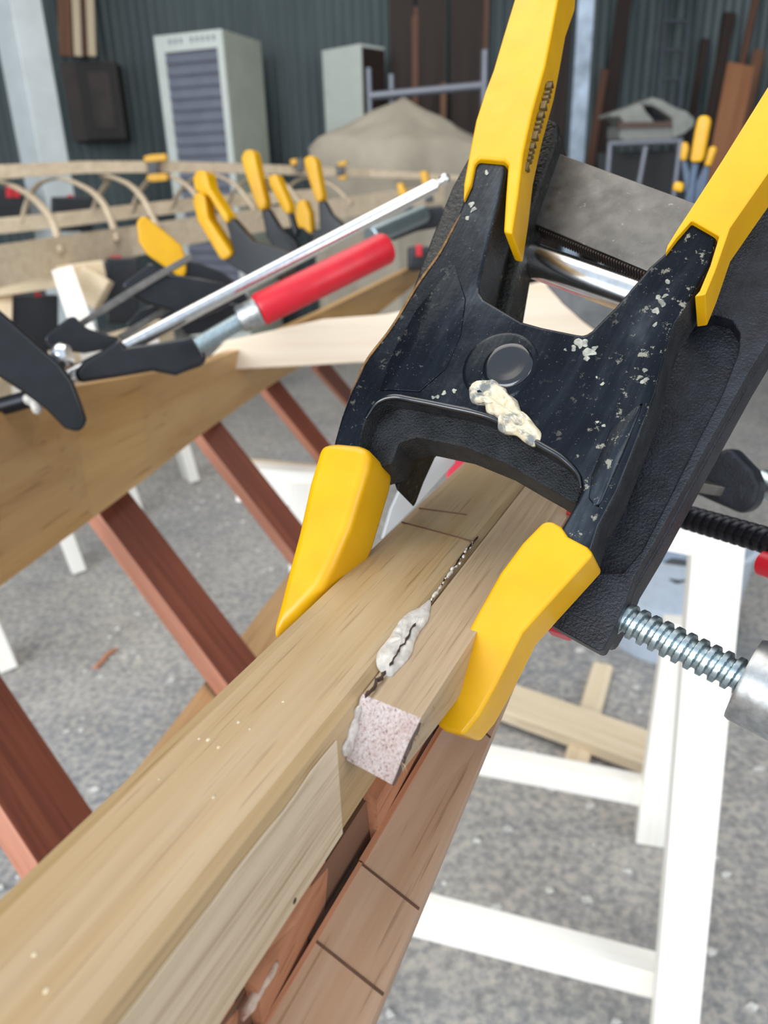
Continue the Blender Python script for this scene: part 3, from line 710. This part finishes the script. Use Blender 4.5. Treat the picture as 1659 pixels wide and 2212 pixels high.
small_clamp('spring clamp with one tall and one low yellow handle, last before the shiny bar tip', 1.65,
            [[(655, 343), (664, 336), (675, 337), (682, 347), (696, 423), (695, 434), (684, 437), (679, 430), (657, 358)],
             [(639, 441), (646, 432), (657, 432), (668, 459), (672, 505), (664, 502), (653, 492), (640, 492), (637, 470)]],
            [[(687, 437), (700, 433), (716, 463), (742, 486), (732, 515), (690, 520), (660, 505), (668, 496), (690, 496)]], (700, 490), 28, .026)
small_clamp('tiny far spring clamp with yellow handle, left of the shiny bar tip', 2.7, [[(856, 398), (867, 394), (879, 419), (861, 425)]], [[(862, 424), (877, 420), (892, 455), (878, 462)]], (866, 410), 15, .03)
small_clamp('tiny far spring clamp with yellow handle, just above the shiny bar', 3.1, [[(906, 371), (921, 369), (926, 396), (912, 401)]], [[(912, 400), (925, 397), (936, 436), (920, 440)]], (916, 385), 15, .03)
BLUE = plain('blue_grey_steel', srgb(66, 84, 106), .4, .1)
small_clamp('spring clamp with a long upright yellow handle right of the flat steel bar', .98,
            [[(1506, 254), (1518, 248), (1531, 251), (1534, 263), (1520, 338), (1515, 350), (1492, 352), (1490, 343), (1499, 286)], [(1454, 395), (1463, 392), (1476, 398), (1472, 416), (1451, 411)]],
            [[(1492, 350), (1510, 350), (1504, 388), (1500, 440), (1478, 560), (1440, 660), (1400, 652), (1440, 550), (1474, 440), (1486, 400)]], (1505, 350), 8, .018, BLUE)
small_clamp('spring clamp with two short spread yellow handles behind the long upright one', 1.6,
            [[(1472, 308), (1483, 306), (1487, 320), (1481, 347), (1470, 348), (1468, 334)], [(1531, 318), (1543, 315), (1548, 322), (1534, 359), (1520, 359)]],
            [[(1470, 347), (1482, 346), (1500, 400), (1520, 358), (1533, 360), (1520, 440), (1524, 560), (1490, 560), (1482, 440)]], (1505, 380), 8, .022, BLUE)
small_clamp('spring clamp pinching the far ridge plank below the white cabinet corner', 3.93,
            [[(310, 338), (325, 334), (358, 332), (361, 346), (328, 350), (312, 350)], [(318, 378), (328, 376), (360, 374), (362, 390), (328, 393), (316, 388)]],
            [[(318, 346), (344, 350), (340, 378), (320, 386)]], (336, 362), 10, .05)
small_clamp('spring clamp pinching the far ridge plank between two tall yellow handles', 4.45,
            [[(626, 345), (640, 342), (642, 355), (628, 358)]], [[(642, 340), (656, 342), (654, 370), (642, 374)]], (642, 356), 10, .05)
small_clamp('small spring clamp pinching the far ridge plank in front of the canvas cover', 4.62,
            [[(727, 352), (748, 346), (749, 356), (733, 361)], [(729, 382), (748, 378), (747, 389), (732, 388)]], [[(724, 357), (742, 360), (741, 380), (726, 380)]], (738, 368), 10, .05)

# ------------------------------------------------------------------ F clamps on the left plank
fcl = thing('bar_clamp', 'F clamp with shiny round ended bar and red handle lying across the left plank', 'clamp', ond(300, 790, .86))
cyl('bar', ond(150, 812, .80), ond(940, 401, .88), .0074, CHROME, fcl, 32)
lathe('bar_tip', ond(936, 401, .88), ond(970, 382, .883), [(0, .0045), (.3, .0035), (.42, .003), (.55, .0055), (.75, .0062), (.92, .0045), (1, .002)], CHROME, fcl, 20)
screw('bar_notches', ond(160, 807, .801), ond(420, 672, .826), .0077, .0042, .0010, CHROME, fcl, 20)
cyl('handle', ond(556, 672, .80), ond(838, 534, .84), .0172, RED, fcl, 32, .004)
lathe('ferrule', ond(518, 692, .80), ond(560, 671, .80), [(0, .0125), (.1, .0142), (1, .0148)], ZINCW, fcl, 28)
screw('spindle', ond(425, 748, .79), ond(525, 690, .80), .0090, .0032, .0012, ZINC, fcl, 24)
fa = facing(300, 770, .80)
prism('sliding_arm', fa, [(158, 806), (180, 780), (215, 760), (248, 738), (260, 732), (272, 750), (330, 742), (400, 730), (425, 722), (436, 742), (448, 772), (440, 790), (405, 802), (380, 812), (330, 802), (250, 816), (170, 828)], .004, -.02, BLK, fcl, bevel=.007, seg=3)
fj = facing(90, 800, .74)
prism('cast_jaw', fj, [(-60, 625), (0, 670), (40, 705), (85, 745), (128, 782), (158, 822), (176, 868), (188, 905), (184, 924), (168, 934), (140, 926), (100, 885), (50, 848), (0, 816), (-60, 790)], .0, -.028, BLK, fcl, bevel=.011, seg=3)
cyl('pad_screw', ond(-40, 890, .78), ond(62, 862, .78), .009, BSTEEL, fcl)
blob('glue_drip', [(ond(68, 862, .765), .009, .007, .006, fj), (ond(80, 880, .765), .006, .008, .005, fj)], GLUE, fcl, .0015)
lathe('swivel', ond(120, 772, .77), ond(150, 768, .77), [(0, .012), (.5, .014), (1, .011)], CHROME, fcl, 20)
f2 = thing('bar_clamp', 'black F clamp with thin steel bar behind the shiny bar, left of the yellow handles', 'clamp', ond(250, 700, 1.0))
prism('bar', facing(230, 670, .96, rot=56), [(165, 697), (180, 706), (330, 612), (420, 560), (412, 546), (322, 598), (262, 634)], 0, -.008, STEEL, f2, bevel=.001)
prism('cast_jaw', facing(400, 640, 1.0), [(260, 618), (268, 604), (322, 566), (338, 574), (365, 592), (430, 600), (490, 612), (520, 640), (480, 668), (425, 690), (392, 688), (370, 672), (318, 658), (280, 640)], .004, -.03, BLK, f2, bevel=.005)
prism('sliding_arm', facing(180, 720, .93), [(95, 735), (100, 722), (152, 683), (164, 684), (176, 700), (192, 710), (236, 724), (256, 728), (258, 742), (246, 752), (182, 764), (112, 754)], .004, -.022, BLK, f2, bevel=.003)
f3 = thing('bar_clamp', 'dark F clamp with thin steel bar, half hidden below the shiny bar at the left', 'clamp', ond(300, 710, 1.05))
prism('bar', facing(300, 700, 1.04, rot=60), [(252, 724), (262, 736), (345, 686), (450, 628), (444, 616), (338, 674)], 0, -.008, STEEL, f3, bevel=.001)
prism('cast_jaw', facing(340, 660, 1.08), [(268, 700), (300, 668), (345, 655), (470, 650), (540, 660), (520, 690), (440, 720), (400, 725), (380, 690), (340, 690), (290, 716)], 0, -.03, BLK, f3, bevel=.004)
f4 = thing('bar_clamp', 'black clamp with zinc screw behind the end of the red handle', 'clamp', ond(880, 490, 1.5))
cyl('spindle', ond(800, 512, 1.35), ond(915, 462, 1.45), .016, ZINC, f4)
prism('cast_jaw', facing(910, 470, 1.48), [(820, 512), (850, 478), (905, 448), (955, 444), (970, 470), (945, 492), (900, 500), (850, 520)], 0, -.03, BLK, f4, bevel=.005)

# ------------------------------------------------------------------ trestles
def pad_z(p, z): q = V(p); q.z = z; return q
tr = thing('trestle', 'bright white pine trestle at the lower right with rungs between its legs', 'trestle', onz(1455, 2290, 0))
face = V((-.25, -1, 0))
def leg(name, parent, top, footpx, wpx, th, mat, nv=face):
    f_ = onz(footpx[0], footpx[1], 0); t_ = ond(*top); dd = ((t_ - CAM).dot(F) + (f_ - CAM).dot(F)) / 2
    return beam(name, f_, t_, wpx * dd / FPX, th, mat, parent, nv, .003)
leg('leg', tr, (1548, 1165, .90), (1448, 2310), 96, .038, PALE)
leg('leg', tr, (1470, 1340, 1.28), (1402, 1812), 62, .038, PALE)
bpx('rung', (820, 1952, 1.12), (1420, 2108, 1.12), 86, .036, PALE, tr, nv=(-.1, -1, -.1), bevel=.002)
bpx('rung', (980, 1628, 1.44), (1424, 1714, 1.44), 56, .036, PALE, tr, nv=(-.1, -1, -.1), bevel=.002)
bpx('top_rail', (1100, 1080, .98), (1600, 1178, .90), 60, .045, PALE, tr, nv=(-.1, -1, 0), bevel=.002)
t2 = thing('trestle', 'white painted trestle seen between the mahogany ribs and left yellow jaw', 'trestle', onz(650, 1480, 0))
bpx('top_rail', (515, 1040, 1.62), (800, 1060, 1.62), 78, .05, PALE, t2, nv=(.1, -1, .05), bevel=.002)
bpx('leg', (655, 1040, 1.60), (650, 1500, 1.75), 56, .04, PALE, t2, bevel=.002)
bpx('edge_strip', (515, 1000, 1.66), (800, 1022, 1.66), 14, .03, PINE, t2, nv=(.1, -1, .05))
def sawhorse(label, legs, z):
    t = thing('sawhorse', label, 'trestle', onz(legs[0][0], legs[0][1], 0)); tops = []
    for x, y, w in legs:
        f_ = onz(x, y, 0); dd = (f_ - CAM).dot(F); top = f_ + V((-.10, .02, z)); tops.append(top)
        beam('leg', f_, top, w * dd / FPX, .045, PALE, t, (-.9, -.5, 0), .003)
    e = (tops[1] - tops[0]).normalized()
    beam('top_rail', tops[0] - e * .15, tops[1] + e * .15, .045, .09, PINE, t, bevel=.003)
sawhorse('pale sawhorse with its feet at the left edge under the side plank', [(18, 1436, 62), (168, 1228, 62)], .62)
sawhorse('pale sawhorse with short feet showing just below the middle of the side plank', [(296, 1114, 54), (414, 1036, 54)], .62)
o = beam('floor_board', onz(1085, 1512, .03), onz(1440, 1640, .03), .11, .03, PINE, None, bevel=.003); tag(o, 'brown edged board lying on the concrete between the trestle legs', 'board')
o = beam('round_stake', onz(1303, 1438, .012), onz(1232, 1690, .012), .052, .022, PINE, None, bevel=.008); tag(o, 'narrow stake with a rounded end on the floor under the board', 'stake')
# tub beyond the trestle
tb = onz(1438, 1372, 0)
tub = thing('tub', 'white plastic tub on the floor behind the right trestle leg', 'tub', tb)
WHT = plain('white_plastic', srgb(196, 208, 222), .4, var=.03)
lathe('body', tb, tb + V((0, 0, .30)), [(0, .15), (.95, .185), (1, .195), (1, .180), (.3, .165), (.3, .001)], WHT, tub, 40)
o = prism('offcut', facing(1455, 1235, 1.84), [(1420, 1225), (1450, 1205), (1500, 1212), (1505, 1250), (1462, 1262), (1436, 1248)], 0, -.05, BLK, None, bevel=.004); tag(o, 'black scrap piece sticking out of the white tub', 'scrap')

# ------------------------------------------------------------------ second boat: upturned frame with bent ribs
b2 = thing('upturned_boat', 'upturned boat frame with bent grey ribs and a long ridge plank behind the clamps', 'boat', ond(250, 600, 3.2))
def strip(name, pts, hpx, th, mat):
    secs = []
    for (x, y, d), h in zip(pts, hpx):
        p = ond(x, y, d); hh = h * d / FPX; secs.append([p + V((0, 0, hh / 2)), p - V((0, 0, hh / 2)), p - V((0, 0, hh / 2)) + V((.1, 1, 0)) * th, p + V((0, 0, hh / 2)) + V((.1, 1, 0)) * th])
    return loft(name, secs, mat, b2, M=Matrix.Translation(ond(*pts[0])))
strip('gunwale', [(-80, 588, 2.6), (0, 575, 2.75), (128, 550, 3.0), (283, 522, 3.4), (405, 500, 3.65), (600, 470, 4.1), (800, 440, 4.5), (960, 418, 4.8)], [100, 86, 74, 62, 54, 46, 40, 36], .02, GREYW)
strip('gunwale', [(-80, 492, 4.0), (0, 488, 4.05), (140, 474, 4.2), (300, 455, 4.45), (470, 436, 4.7), (700, 420, 4.9)], [34, 32, 30, 28, 26, 24], .02, GREYW)
strip('keelson', [(-80, 372, 3.4), (0, 371, 3.5), (182, 361, 3.75), (358, 360, 4.0), (506, 363, 4.25), (640, 368, 4.5), (800, 374, 4.75), (1020, 386, 4.9)], [30, 28, 24, 22, 20, 18, 15, 9], .05, GREYW)
def bent_rib(front, back, d0, d1):
    pts = catmull([(x, y) for x, y in front + back], 5, False); n = len(pts); secs = []
    P = [ond(x, y, d0 + (d1 - d0) * (.5 - .5 * math.cos(math.pi * i / (n - 1)))) for i, (x, y) in enumerate(pts)]
    for i, p in enumerate(P):
        t = (P[min(n - 1, i + 1)] - P[max(0, i - 1)]).normalized(); s = V((.45, .89, 0)); s = (s - t * s.dot(t)).normalized(); q = t.cross(s)
        s = s * .016; q = q * .0055; secs.append([p - s - q, p + s - q, p + s + q, p - s + q])
    o = loft('rib', secs, GREYW, b2)
    for f_ in o.data.polygons: f_.use_smooth = True
bent_rib([(132, 545), (115, 482), (91, 448), (67, 425), (34, 405), (0, 393)], [(-50, 388), (-100, 410), (-130, 460)], 3.0, 4.0)
bent_rib([(255, 520), (230, 452), (203, 418), (169, 398), (135, 386)], [(98, 390), (74, 408), (57, 442), (48, 482)], 3.3, 4.1)
bent_rib([(345, 500), (314, 438), (287, 405), (257, 388), (222, 378)], [(232, 392), (216, 418), (206, 440), (200, 468)], 3.5, 4.3)
bent_rib([(562, 470), (523, 415), (500, 394), (470, 380), (440, 376)], [(414, 390), (392, 410), (378, 432), (368, 452)], 4.0, 4.55)
bent_rib([(455, 485), (425, 425), (400, 398), (372, 382), (350, 378)], [(325, 388), (306, 408), (294, 430), (285, 458)], 3.78, 4.42)
bent_rib([(660, 458), (628, 410), (606, 392), (580, 382), (556, 380)], [(530, 392), (510, 408), (498, 426), (490, 440)], 4.2, 4.7)
bent_rib([(760, 440), (728, 408), (704, 394), (680, 386), (660, 384)], [(640, 392), (622, 406), (612, 418), (604, 430)], 4.4, 4.8)
t = thing('sawhorse', 'pale sawhorse under the upturned boat frame at the far left', 'trestle', ond(180, 700, 3.0))
bpx('top_rail', (-60, 622, 2.9), (225, 585, 3.1), 44, .05, PINE, t, bevel=.003)
bpx('leg', (138, 590, 2.95), (196, 760, 2.7), 46, .05, PALE, t, bevel=.003)
bpx('brace', (168, 605, 3.05), (225, 640, 3.05), 70, .05, PINE, t, bevel=.003)
bpx('leg', (5, 640, 3.0), (0, 780, 2.8), 40, .05, PINE, t, bevel=.003)
def crate(label, px, d, cols):
    t = thing('tool_case', label, 'case', ond(px[0], px[3], d)); x0, y0, x1, y1 = px
    prism('body', facing((x0 + x1) / 2, (y0 + y1) / 2, d), [(x0, y0), (x1, y0), (x1, y1), (x0, y1)], 0, -.22, BLK, t, bevel=.01)
    for hx in cols: prism('latch', facing(hx, y0 + 12, d), [(hx - 7, y0 - 4), (hx + 7, y0 - 4), (hx + 7, y0 + 22), (hx - 7, y0 + 22)], .012, -.002, RED, t, bevel=.003)
crate('black case with two red latches under the far left sawhorse', (18, 636, 126, 760), 3.1, (36, 82))
crate('black case with red latch behind the second steel bar', (228, 556, 300, 700), 3.3, (256, 240))
crate('black case with a red end at the left edge behind the bent ribs', (-60, 405, 52, 500), 4.9, (36, 20))
crate('black case with red latch behind the arch of the second bent rib', (110, 425, 200, 500), 4.9, (152,))
crate('dark case showing red beneath the shiny bar tip', (880, 532, 930, 585), 2.4, (905,))

# ------------------------------------------------------------------ along the back wall
def post(name, px, d, w, dep, rot, zt, mat, label=None):
    p = ond(px[0], px[1], d); a = V((math.cos(rot), math.sin(rot), 0)) * w / 2; b = V((-math.sin(rot), math.cos(rot), 0)) * dep / 2; q = V((p.x, p.y, 0))
    vs_ = [q + s * a + t_ * b + V((0, 0, z)) for z in (0, zt) for s, t_ in ((-1, -1), (1, -1), (1, 1), (-1, 1))]
    o = mk(name, vs_, [[0, 1, 2, 3], [4, 5, 6, 7]] + [[i, (i + 1) % 4, 4 + (i + 1) % 4, 4 + i] for i in range(4)], mat, bevel=.006); return o
o = post('trim_1', (62, 160, ), 5.0, .22, .22, math.radians(56), 4.6, plain('white_column_paint', srgb(222, 230, 232), .5, var=.03, scale=6)); o['kind'] = 'structure'
o = post('trim_2', (1256, 170), 5.6, .115, .12, math.radians(-12), 4.6, plain('galvanised_column', srgb(170, 186, 204), .45, .1, var=.14, scale=7)); o['kind'] = 'structure'
WCAB = plain('cabinet_enamel', srgb(216, 222, 216), .45, var=.02, scale=8); CREAM = plain('cream_enamel', srgb(186, 192, 178), .5, var=.03, scale=6)
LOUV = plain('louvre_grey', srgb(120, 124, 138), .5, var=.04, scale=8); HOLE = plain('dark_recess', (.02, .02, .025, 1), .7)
def cab_axes(pa, d, pb, pc, psi=None):
    A = ond(pa[0], pa[1], d); v = V((A.x, A.y, 0)).normalized(); r_ = V((v.y, -v.x, 0)); ps = math.radians(psi)
    un = -r_ * math.cos(ps) + v * math.sin(ps); wn = r_ * math.sin(ps) + v * math.cos(ps)
    def reach(e, px):
        lo, hi = 0, 3
        for _ in range(40):
            m = (lo + hi) / 2; q = A + e * m - CAM; x = 829.5 + FPX * q.dot(R) / q.dot(F)
            if abs(x - pa[0]) < abs(px - pa[0]): lo = m
            else: hi = m
        return lo
    return A, un, wn, reach(un, pb[0]), reach(wn, pc[0])
def boxm(name, o, u, w, u0, u1, w0, w1, z0, z1, mat, parent, bevel=0):
    vs_ = [o + u * a + w * b + V((0, 0, z - o.z)) for z in (z0, z1) for a, b in ((u0, w0), (u1, w0), (u1, w1), (u0, w1))]
    return mk(name, vs_, [[0, 1, 2, 3], [4, 5, 6, 7]] + [[i, (i + 1) % 4, 4 + (i + 1) % 4, 4 + i] for i in range(4)], mat, parent, bevel=bevel)
A, u, w, L, Dp = cab_axes((478, 62), 5.35, (331, 70), (563, 72), 30); Z = A.z
cb = thing('cabinet', 'tall white steel cabinet with a grey louvred front near the left column', 'cabinet', V((A.x, A.y, 0)))
boxm('body', A, u, w, 0, L, .025, max(Dp, .3), 0, Z, CREAM, cb, .006)
for nm, a, b, z0, z1 in (('frame_stile', 0, .05, 0, Z), ('frame_stile', L - .075, L, 0, Z), ('frame_rail', .05, L - .075, Z - .11, Z), ('frame_rail', .05, L - .075, 0, .1)): boxm(nm, A, u, w, a, b, 0, .025, z0, z1, WCAB, cb, .003)
tv = []; tf = []; ns = 26
for i in range(ns):
    z = .1 + (Z - .21) * (i + .5) / ns; h = (Z - .21) / ns * .42; b = len(tv)
    for a in (.05, L - .075):
        for wo, zz in ((.004, -h), (.022, h * .6), (.024, h), (.006, -h * .4)): tv.append(A + u * a + w * wo + V((0, 0, z + zz - Z)))
    tf += [[b, b + 1, b + 2, b + 3], [b + 7, b + 6, b + 5, b + 4]] + [[b + k, b + (k + 1) % 4, b + 4 + (k + 1) % 4, b + 4 + k] for k in range(4)]
mk('louvres', tv, tf, LOUV, cb)['kind'] = 'stuff'
boxm('back_panel', A, u, w, .05, L - .075, .0245, .03, .1, Z - .11, LOUV, cb)
for i in range(9):
    a = .06 + (L - .16) * i / 9
    if i != 5: boxm('vent_slot', A, u, w, a, a + .018, -.001, .004, Z - .062, Z - .03, LOUV, cb)
A, u, w, L, Dp = cab_axes((778, 94), 5.7, (695, 98), (830, 112), 42); Z = A.z
cb = thing('cabinet', 'narrow white open cabinet with brown side behind the cloth cover', 'cabinet', V((A.x, A.y, 0)))
boxm('side_panel', A, u, w, 0, L, 0, .02, 0, Z, plain('pale_board', srgb(206, 212, 204), .5, var=.02, scale=8), cb, .003)
boxm('body', A, u, w, 0, L, .021, Dp, 0, Z - .02, DARKW, cb, .003)
boxm('top', A, u, w, 0, L, .021, Dp, Z - .02, Z, WCAB, cb, .003)
# dark cupboard hung high at the left, timber above it
A, u, w, L, Dp = cab_axes((250, 132), 6.0, (128, 126), (262, 128), 8); Z = A.z; zb = ond(268, 298, 6.0).z
cb = thing('wall_cupboard', 'dark brown wall cupboard with a single panelled door beside the white column', 'cupboard', A)
DK = plain('dark_brown_paint', srgb(58, 46, 42), .6, var=.12, scale=6)
boxm('body', A, u, w, 0, L, .02, .4, zb, Z, DK, cb, .004)
boxm('door', A, u, w, .0, L * .72, 0, .018, zb + .01, Z - .01, plain('black_brown_paint', srgb(38, 33, 32), .6, var=.1), cb, .003)
boxm('door_panel', A, u, w, .07, L * .72 - .07, -.006, -.0005, zb + .08, Z - .07, plain('brown_panel', srgb(62, 54, 50), .6, var=.15, scale=5), cb, .003)
for i, (x0, x1, m, lb) in enumerate(((118, 146, OLDW, 'reddish plank'), (150, 166, PINE, 'pale batten'), (168, 178, REDW, 'dark red batten'), (180, 196, PINE, 'grey batten'))):
    p1 = ond((x0 + x1) / 2, -160, 5.75); p0 = ond((x0 + x1) / 2 + 12, 122, 6.0)
    o = beam('plank', p0, p1, (x1 - x0) * 5.9 / FPX, .03, m, None, (0, -1, 0)); tag(o, lb + ' standing on end above the wall cupboard, ' + ('leftmost', 'second from left', 'third from left', 'rightmost')[i] + ' of four', 'plank', 'planks above the wall cupboard')
# steel rack
rk = thing('pipe_rack', 'grey steel pipe rack behind the cloth cover', 'rack', V((ond(800, 208, 5.55).x, ond(800, 208, 5.55).y, 0)))
GP = plain('grey_pipe', srgb(138, 142, 152), .4, .3, var=.05)
a, b = ond(798, 208, 5.55), ond(1046, 184, 5.5); c_ = ond(845, 160, 5.6)
cyl('crossbar', a, b, .028, GP, rk)
cyl('post', V((a.x, a.y, 0)), a + V((0, 0, .18)), .02, GP, rk); cyl('post', V((b.x, b.y, 0)), b + V((0, 0, .22)), .026, GP, rk); cyl('post', V((c_.x, c_.y, 0)), c_, .022, GP, rk)
# dark boards along the middle of the wall
BR = [DARKW, REDW, DARKW, OLDW, DARKW]
for i, (x, wpx, m, top) in enumerate(((862, 52, DARKW, -160), (925, 60, DARKW, -160), (1000, 70, DARKW, -160), (895, 14, REDW, 20), (958, 12, OLDW, 180), (1030, 30, REDW, -160), (1190, 60, DARKW, -160), (1340, 30, DARKW, -160), (1306, 16, REDW, 150), (1524, 15, DARKW, 84), (1572, 24, DARKW, 30), (1610, 12, REDW, -20), (1640, 24, OLDW, 108))):
    lean = 0.0 if x < 1260 else .10
    dt = 6.25 - (0.0 if top < 0 else .1); p1 = ond(x, top, dt); p1.y = min(p1.y, WALLY - .06); p0 = V((p1.x - lean * 2.0 - .03, p1.y - (.02 if top < 0 else .18), 0.0)); dd = 6.2
    nm = ('wide board', 'wide board', 'wide board', 'tall thin strip', 'short thin strip', 'board', 'wide board', 'square post', 'thin strip', 'plank', 'plank', 'thin strip', 'plank')[i]
    where = ('beside the brown cabinet side', 'above the pipe rack', 'behind the tall yellow handle', 'behind the pipe rack', 'below the crossbar of the pipe rack', 'next to the tall yellow handle', 'between yellow handle and grey column', 'right of the grey column', 'against the foot of the dark post', 'behind the upright yellow clamp', 'left of the orange board', 'behind the orange board', 'at the right edge of the picture')[i]
    o = beam('wall_board', p0, p1, wpx * dd / FPX, .025, m, None, (0, -1, 0)); tag(o, f'dark {nm} leaning on the iron wall {where}', 'board', 'boards leaning on the back wall')
p1, p0 = ond(1600, 140, 5.7), ond(1558, 380, 5.5)
o = beam('orange_board', V((p0.x - .1, p0.y, 0)), p1, .2, .02, wood('orange_ply', (176, 122, 86), (160, 106, 72), (126, 80, 54), k=.1), None, (0, -1, 0), w2=.2); tag(o, 'orange brown plywood offcut leaning among dark planks at the upper right', 'board')
# ladder against the iron wall
ld = thing('ladder', 'dim grey ladder leaning on the iron wall, above the pale chair', 'ladder', V((ond(1440, 300, 6.2).x, 6.6, 0)))
l0, l1 = ond(1405, 380, 6.1), ond(1447, -120, 5.95); r0, r1 = ond(1450, 380, 6.1), ond(1500, -120, 5.95)
LDM = plain('grey_aluminium', srgb(84, 92, 100), .5, .2, var=.1)
for a, b in ((l0, l1), (r0, r1)): beam('rail', a, b, .03, .05, LDM, ld, (0, -1, 0))
for i in range(8):
    t_ = (i + .4) / 8; cyl('rung', l0.lerp(l1, t_), r0.lerp(r1, t_), .015, LDM, ld, 12)
# pale seat shell on a stand
st = thing('seat_shell', 'dirty cream moulded seat shell with a square opening, on a metal stand', 'seat', V((ond(1400, 320, 5.0).x, ond(1400, 320, 5.0).y, 0)))
SH = plain('dirty_cream_plastic', srgb(150, 152, 146), .55, var=.06, scale=12)
fs = facing(1410, 265, 5.0, yaw=-18)
prism('shell_top', fs, [(1318, 246), (1345, 236), (1382, 222), (1410, 210), (1432, 216), (1460, 232), (1484, 240), (1502, 256), (1500, 272), (1478, 290), (1452, 300), (1453, 256), (1410, 228), (1390, 228), (1396, 240), (1414, 262), (1418, 270), (1350, 268), (1338, 252), (1320, 254)], 0, -.30, SH, st, bevel=.02)
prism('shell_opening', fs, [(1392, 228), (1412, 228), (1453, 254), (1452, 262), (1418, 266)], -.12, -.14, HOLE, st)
prism('shell_base', fs, [(1340, 268), (1450, 266), (1466, 280), (1462, 304), (1352, 308), (1338, 300)], -.02, -.34, SH, st, bevel=.02)
prism('trim_band', fs, [(1336, 264), (1452, 262), (1452, 274), (1336, 277)], .01, -.03, plain('brown_trim', srgb(96, 74, 66), .6), st)
for x in ((1318, 306, 1322, 380), (1395, 316, 1375, 384), (1470, 306, 1468, 380)):
    a = ond(x[0], x[1], 4.95); b = ond(x[2], x[3], 4.95); cyl('stand_leg', V((a.x + (b.x - a.x) * 2, a.y, 0)), a, .016, GP, st)
cyl('stand_bar', ond(1316, 310, 4.95), ond(1474, 304, 4.95), .016, GP, st)
o = prism('crate', facing(1400, 380, 5.25), [(1290, 330), (1500, 322), (1505, 640), (1295, 640)], 0, -.4, plain('black_crate', (.02, .022, .024, 1), .7), None, bevel=.01)
tag(o, 'black crate on the floor beneath the cream seat shell', 'crate')
# canvas covered machine
cv = []
AP = ond(872, 212, 5.2); apb = AP + V((.05, .18, -.05))
rim_ = [ond(672, 322, 5.2), ond(692, 302, 5.15), ond(770, 305, 5.0), ond(850, 312, 4.95), ond(905, 308, 5.0), ond(985, 300, 5.1), ond(1070, 318, 5.2)]
brim = [V((p.x + .03, 5.92, p.z)) for p in rim_]
n = len(rim_); cv = [AP, apb] + rim_ + brim + [V((p.x + .04 * math.sin(5 * i), p.y - .05 * (1 + math.cos(4 * i)), .05)) for i, p in enumerate(rim_)] + [V((p.x, p.y, .05)) for p in brim]
fs_ = [[0, 2 + i, 3 + i] for i in range(n - 1)] + [[1, 2 + n + i + 1, 2 + n + i] for i in range(n - 1)] + [[0, 1, 2 + n, 2], [0, 2 + n - 1, 2 + 2 * n - 1, 1]]
fs_ += [[2 + i, 2 + 2 * n + i, 3 + 2 * n + i, 3 + i] for i in range(n - 1)] + [[2 + n + i, 3 + n + i, 3 + 3 * n + i, 2 + 3 * n + i] for i in range(n - 1)] + [[2, 2 + n, 2 + 3 * n, 2 + 2 * n], [1 + n, 1 + 3 * n, 1 + 4 * n, 1 + 2 * n]]
o = mk('canvas_cover', cv, fs_, plain('canvas', srgb(176, 167, 150), .85, var=.04, scale=5)); tag(o, 'grey brown canvas cover peaked like a tent over something behind the boats', 'cover')
s = o.modifiers.new('sub', 'SUBSURF'); s.levels = 3; s.render_levels = 3; s.subdivision_type = 'SIMPLE'
tx = bpy.data.textures.new('folds', 'CLOUDS'); tx.noise_scale = .35
dm = o.modifiers.new('folds', 'DISPLACE'); dm.texture = tx; dm.strength = .09
for p in o.data.polygons: p.use_smooth = True
# floor bits
random.seed(21)
sv = []; sf = []
for i in range(420):
    x, y = random.uniform(-.9, 1.0), random.uniform(.5, 3.6); b = len(sv); r = random.uniform(.003, .011); g = random.uniform(0, 6.28)
    for k in range(5):
        h = g + k * 1.256; rr = r * random.uniform(.5, 1.1); sv.append((x + math.cos(h) * rr * 1.4, y + math.sin(h) * rr, .001)); 
    for k in range(5): sv.append((sv[b + k][0], sv[b + k][1], .003 + .003 * random.random()))
    sf += [[b, b + 1, b + 2, b + 3, b + 4], [b + 9, b + 8, b + 7, b + 6, b + 5]] + [[b + k, b + (k + 1) % 5, b + 5 + (k + 1) % 5, b + 5 + k] for k in range(5)]
o = mk('wood_shavings', sv, sf, plain('shaving', srgb(206, 204, 198), .7, var=.05)); tag(o, 'small pale wood shavings scattered over the concrete floor', 'shavings', kind='stuff')
pts = [onz(x, y, .004) for x, y in ((205, 1445), (222, 1428), (236, 1412), (250, 1404))]
o = loft('shaving_curl', [[p + V((-.006, 0, 0)), p + V((.006, 0, 0)), p + V((.006, .002, .004)), p + V((-.006, .002, .004))] for p in pts], ORANGE); tag(o, 'orange curl of wood on the floor between the two nearest left ribs', 'wood curl')
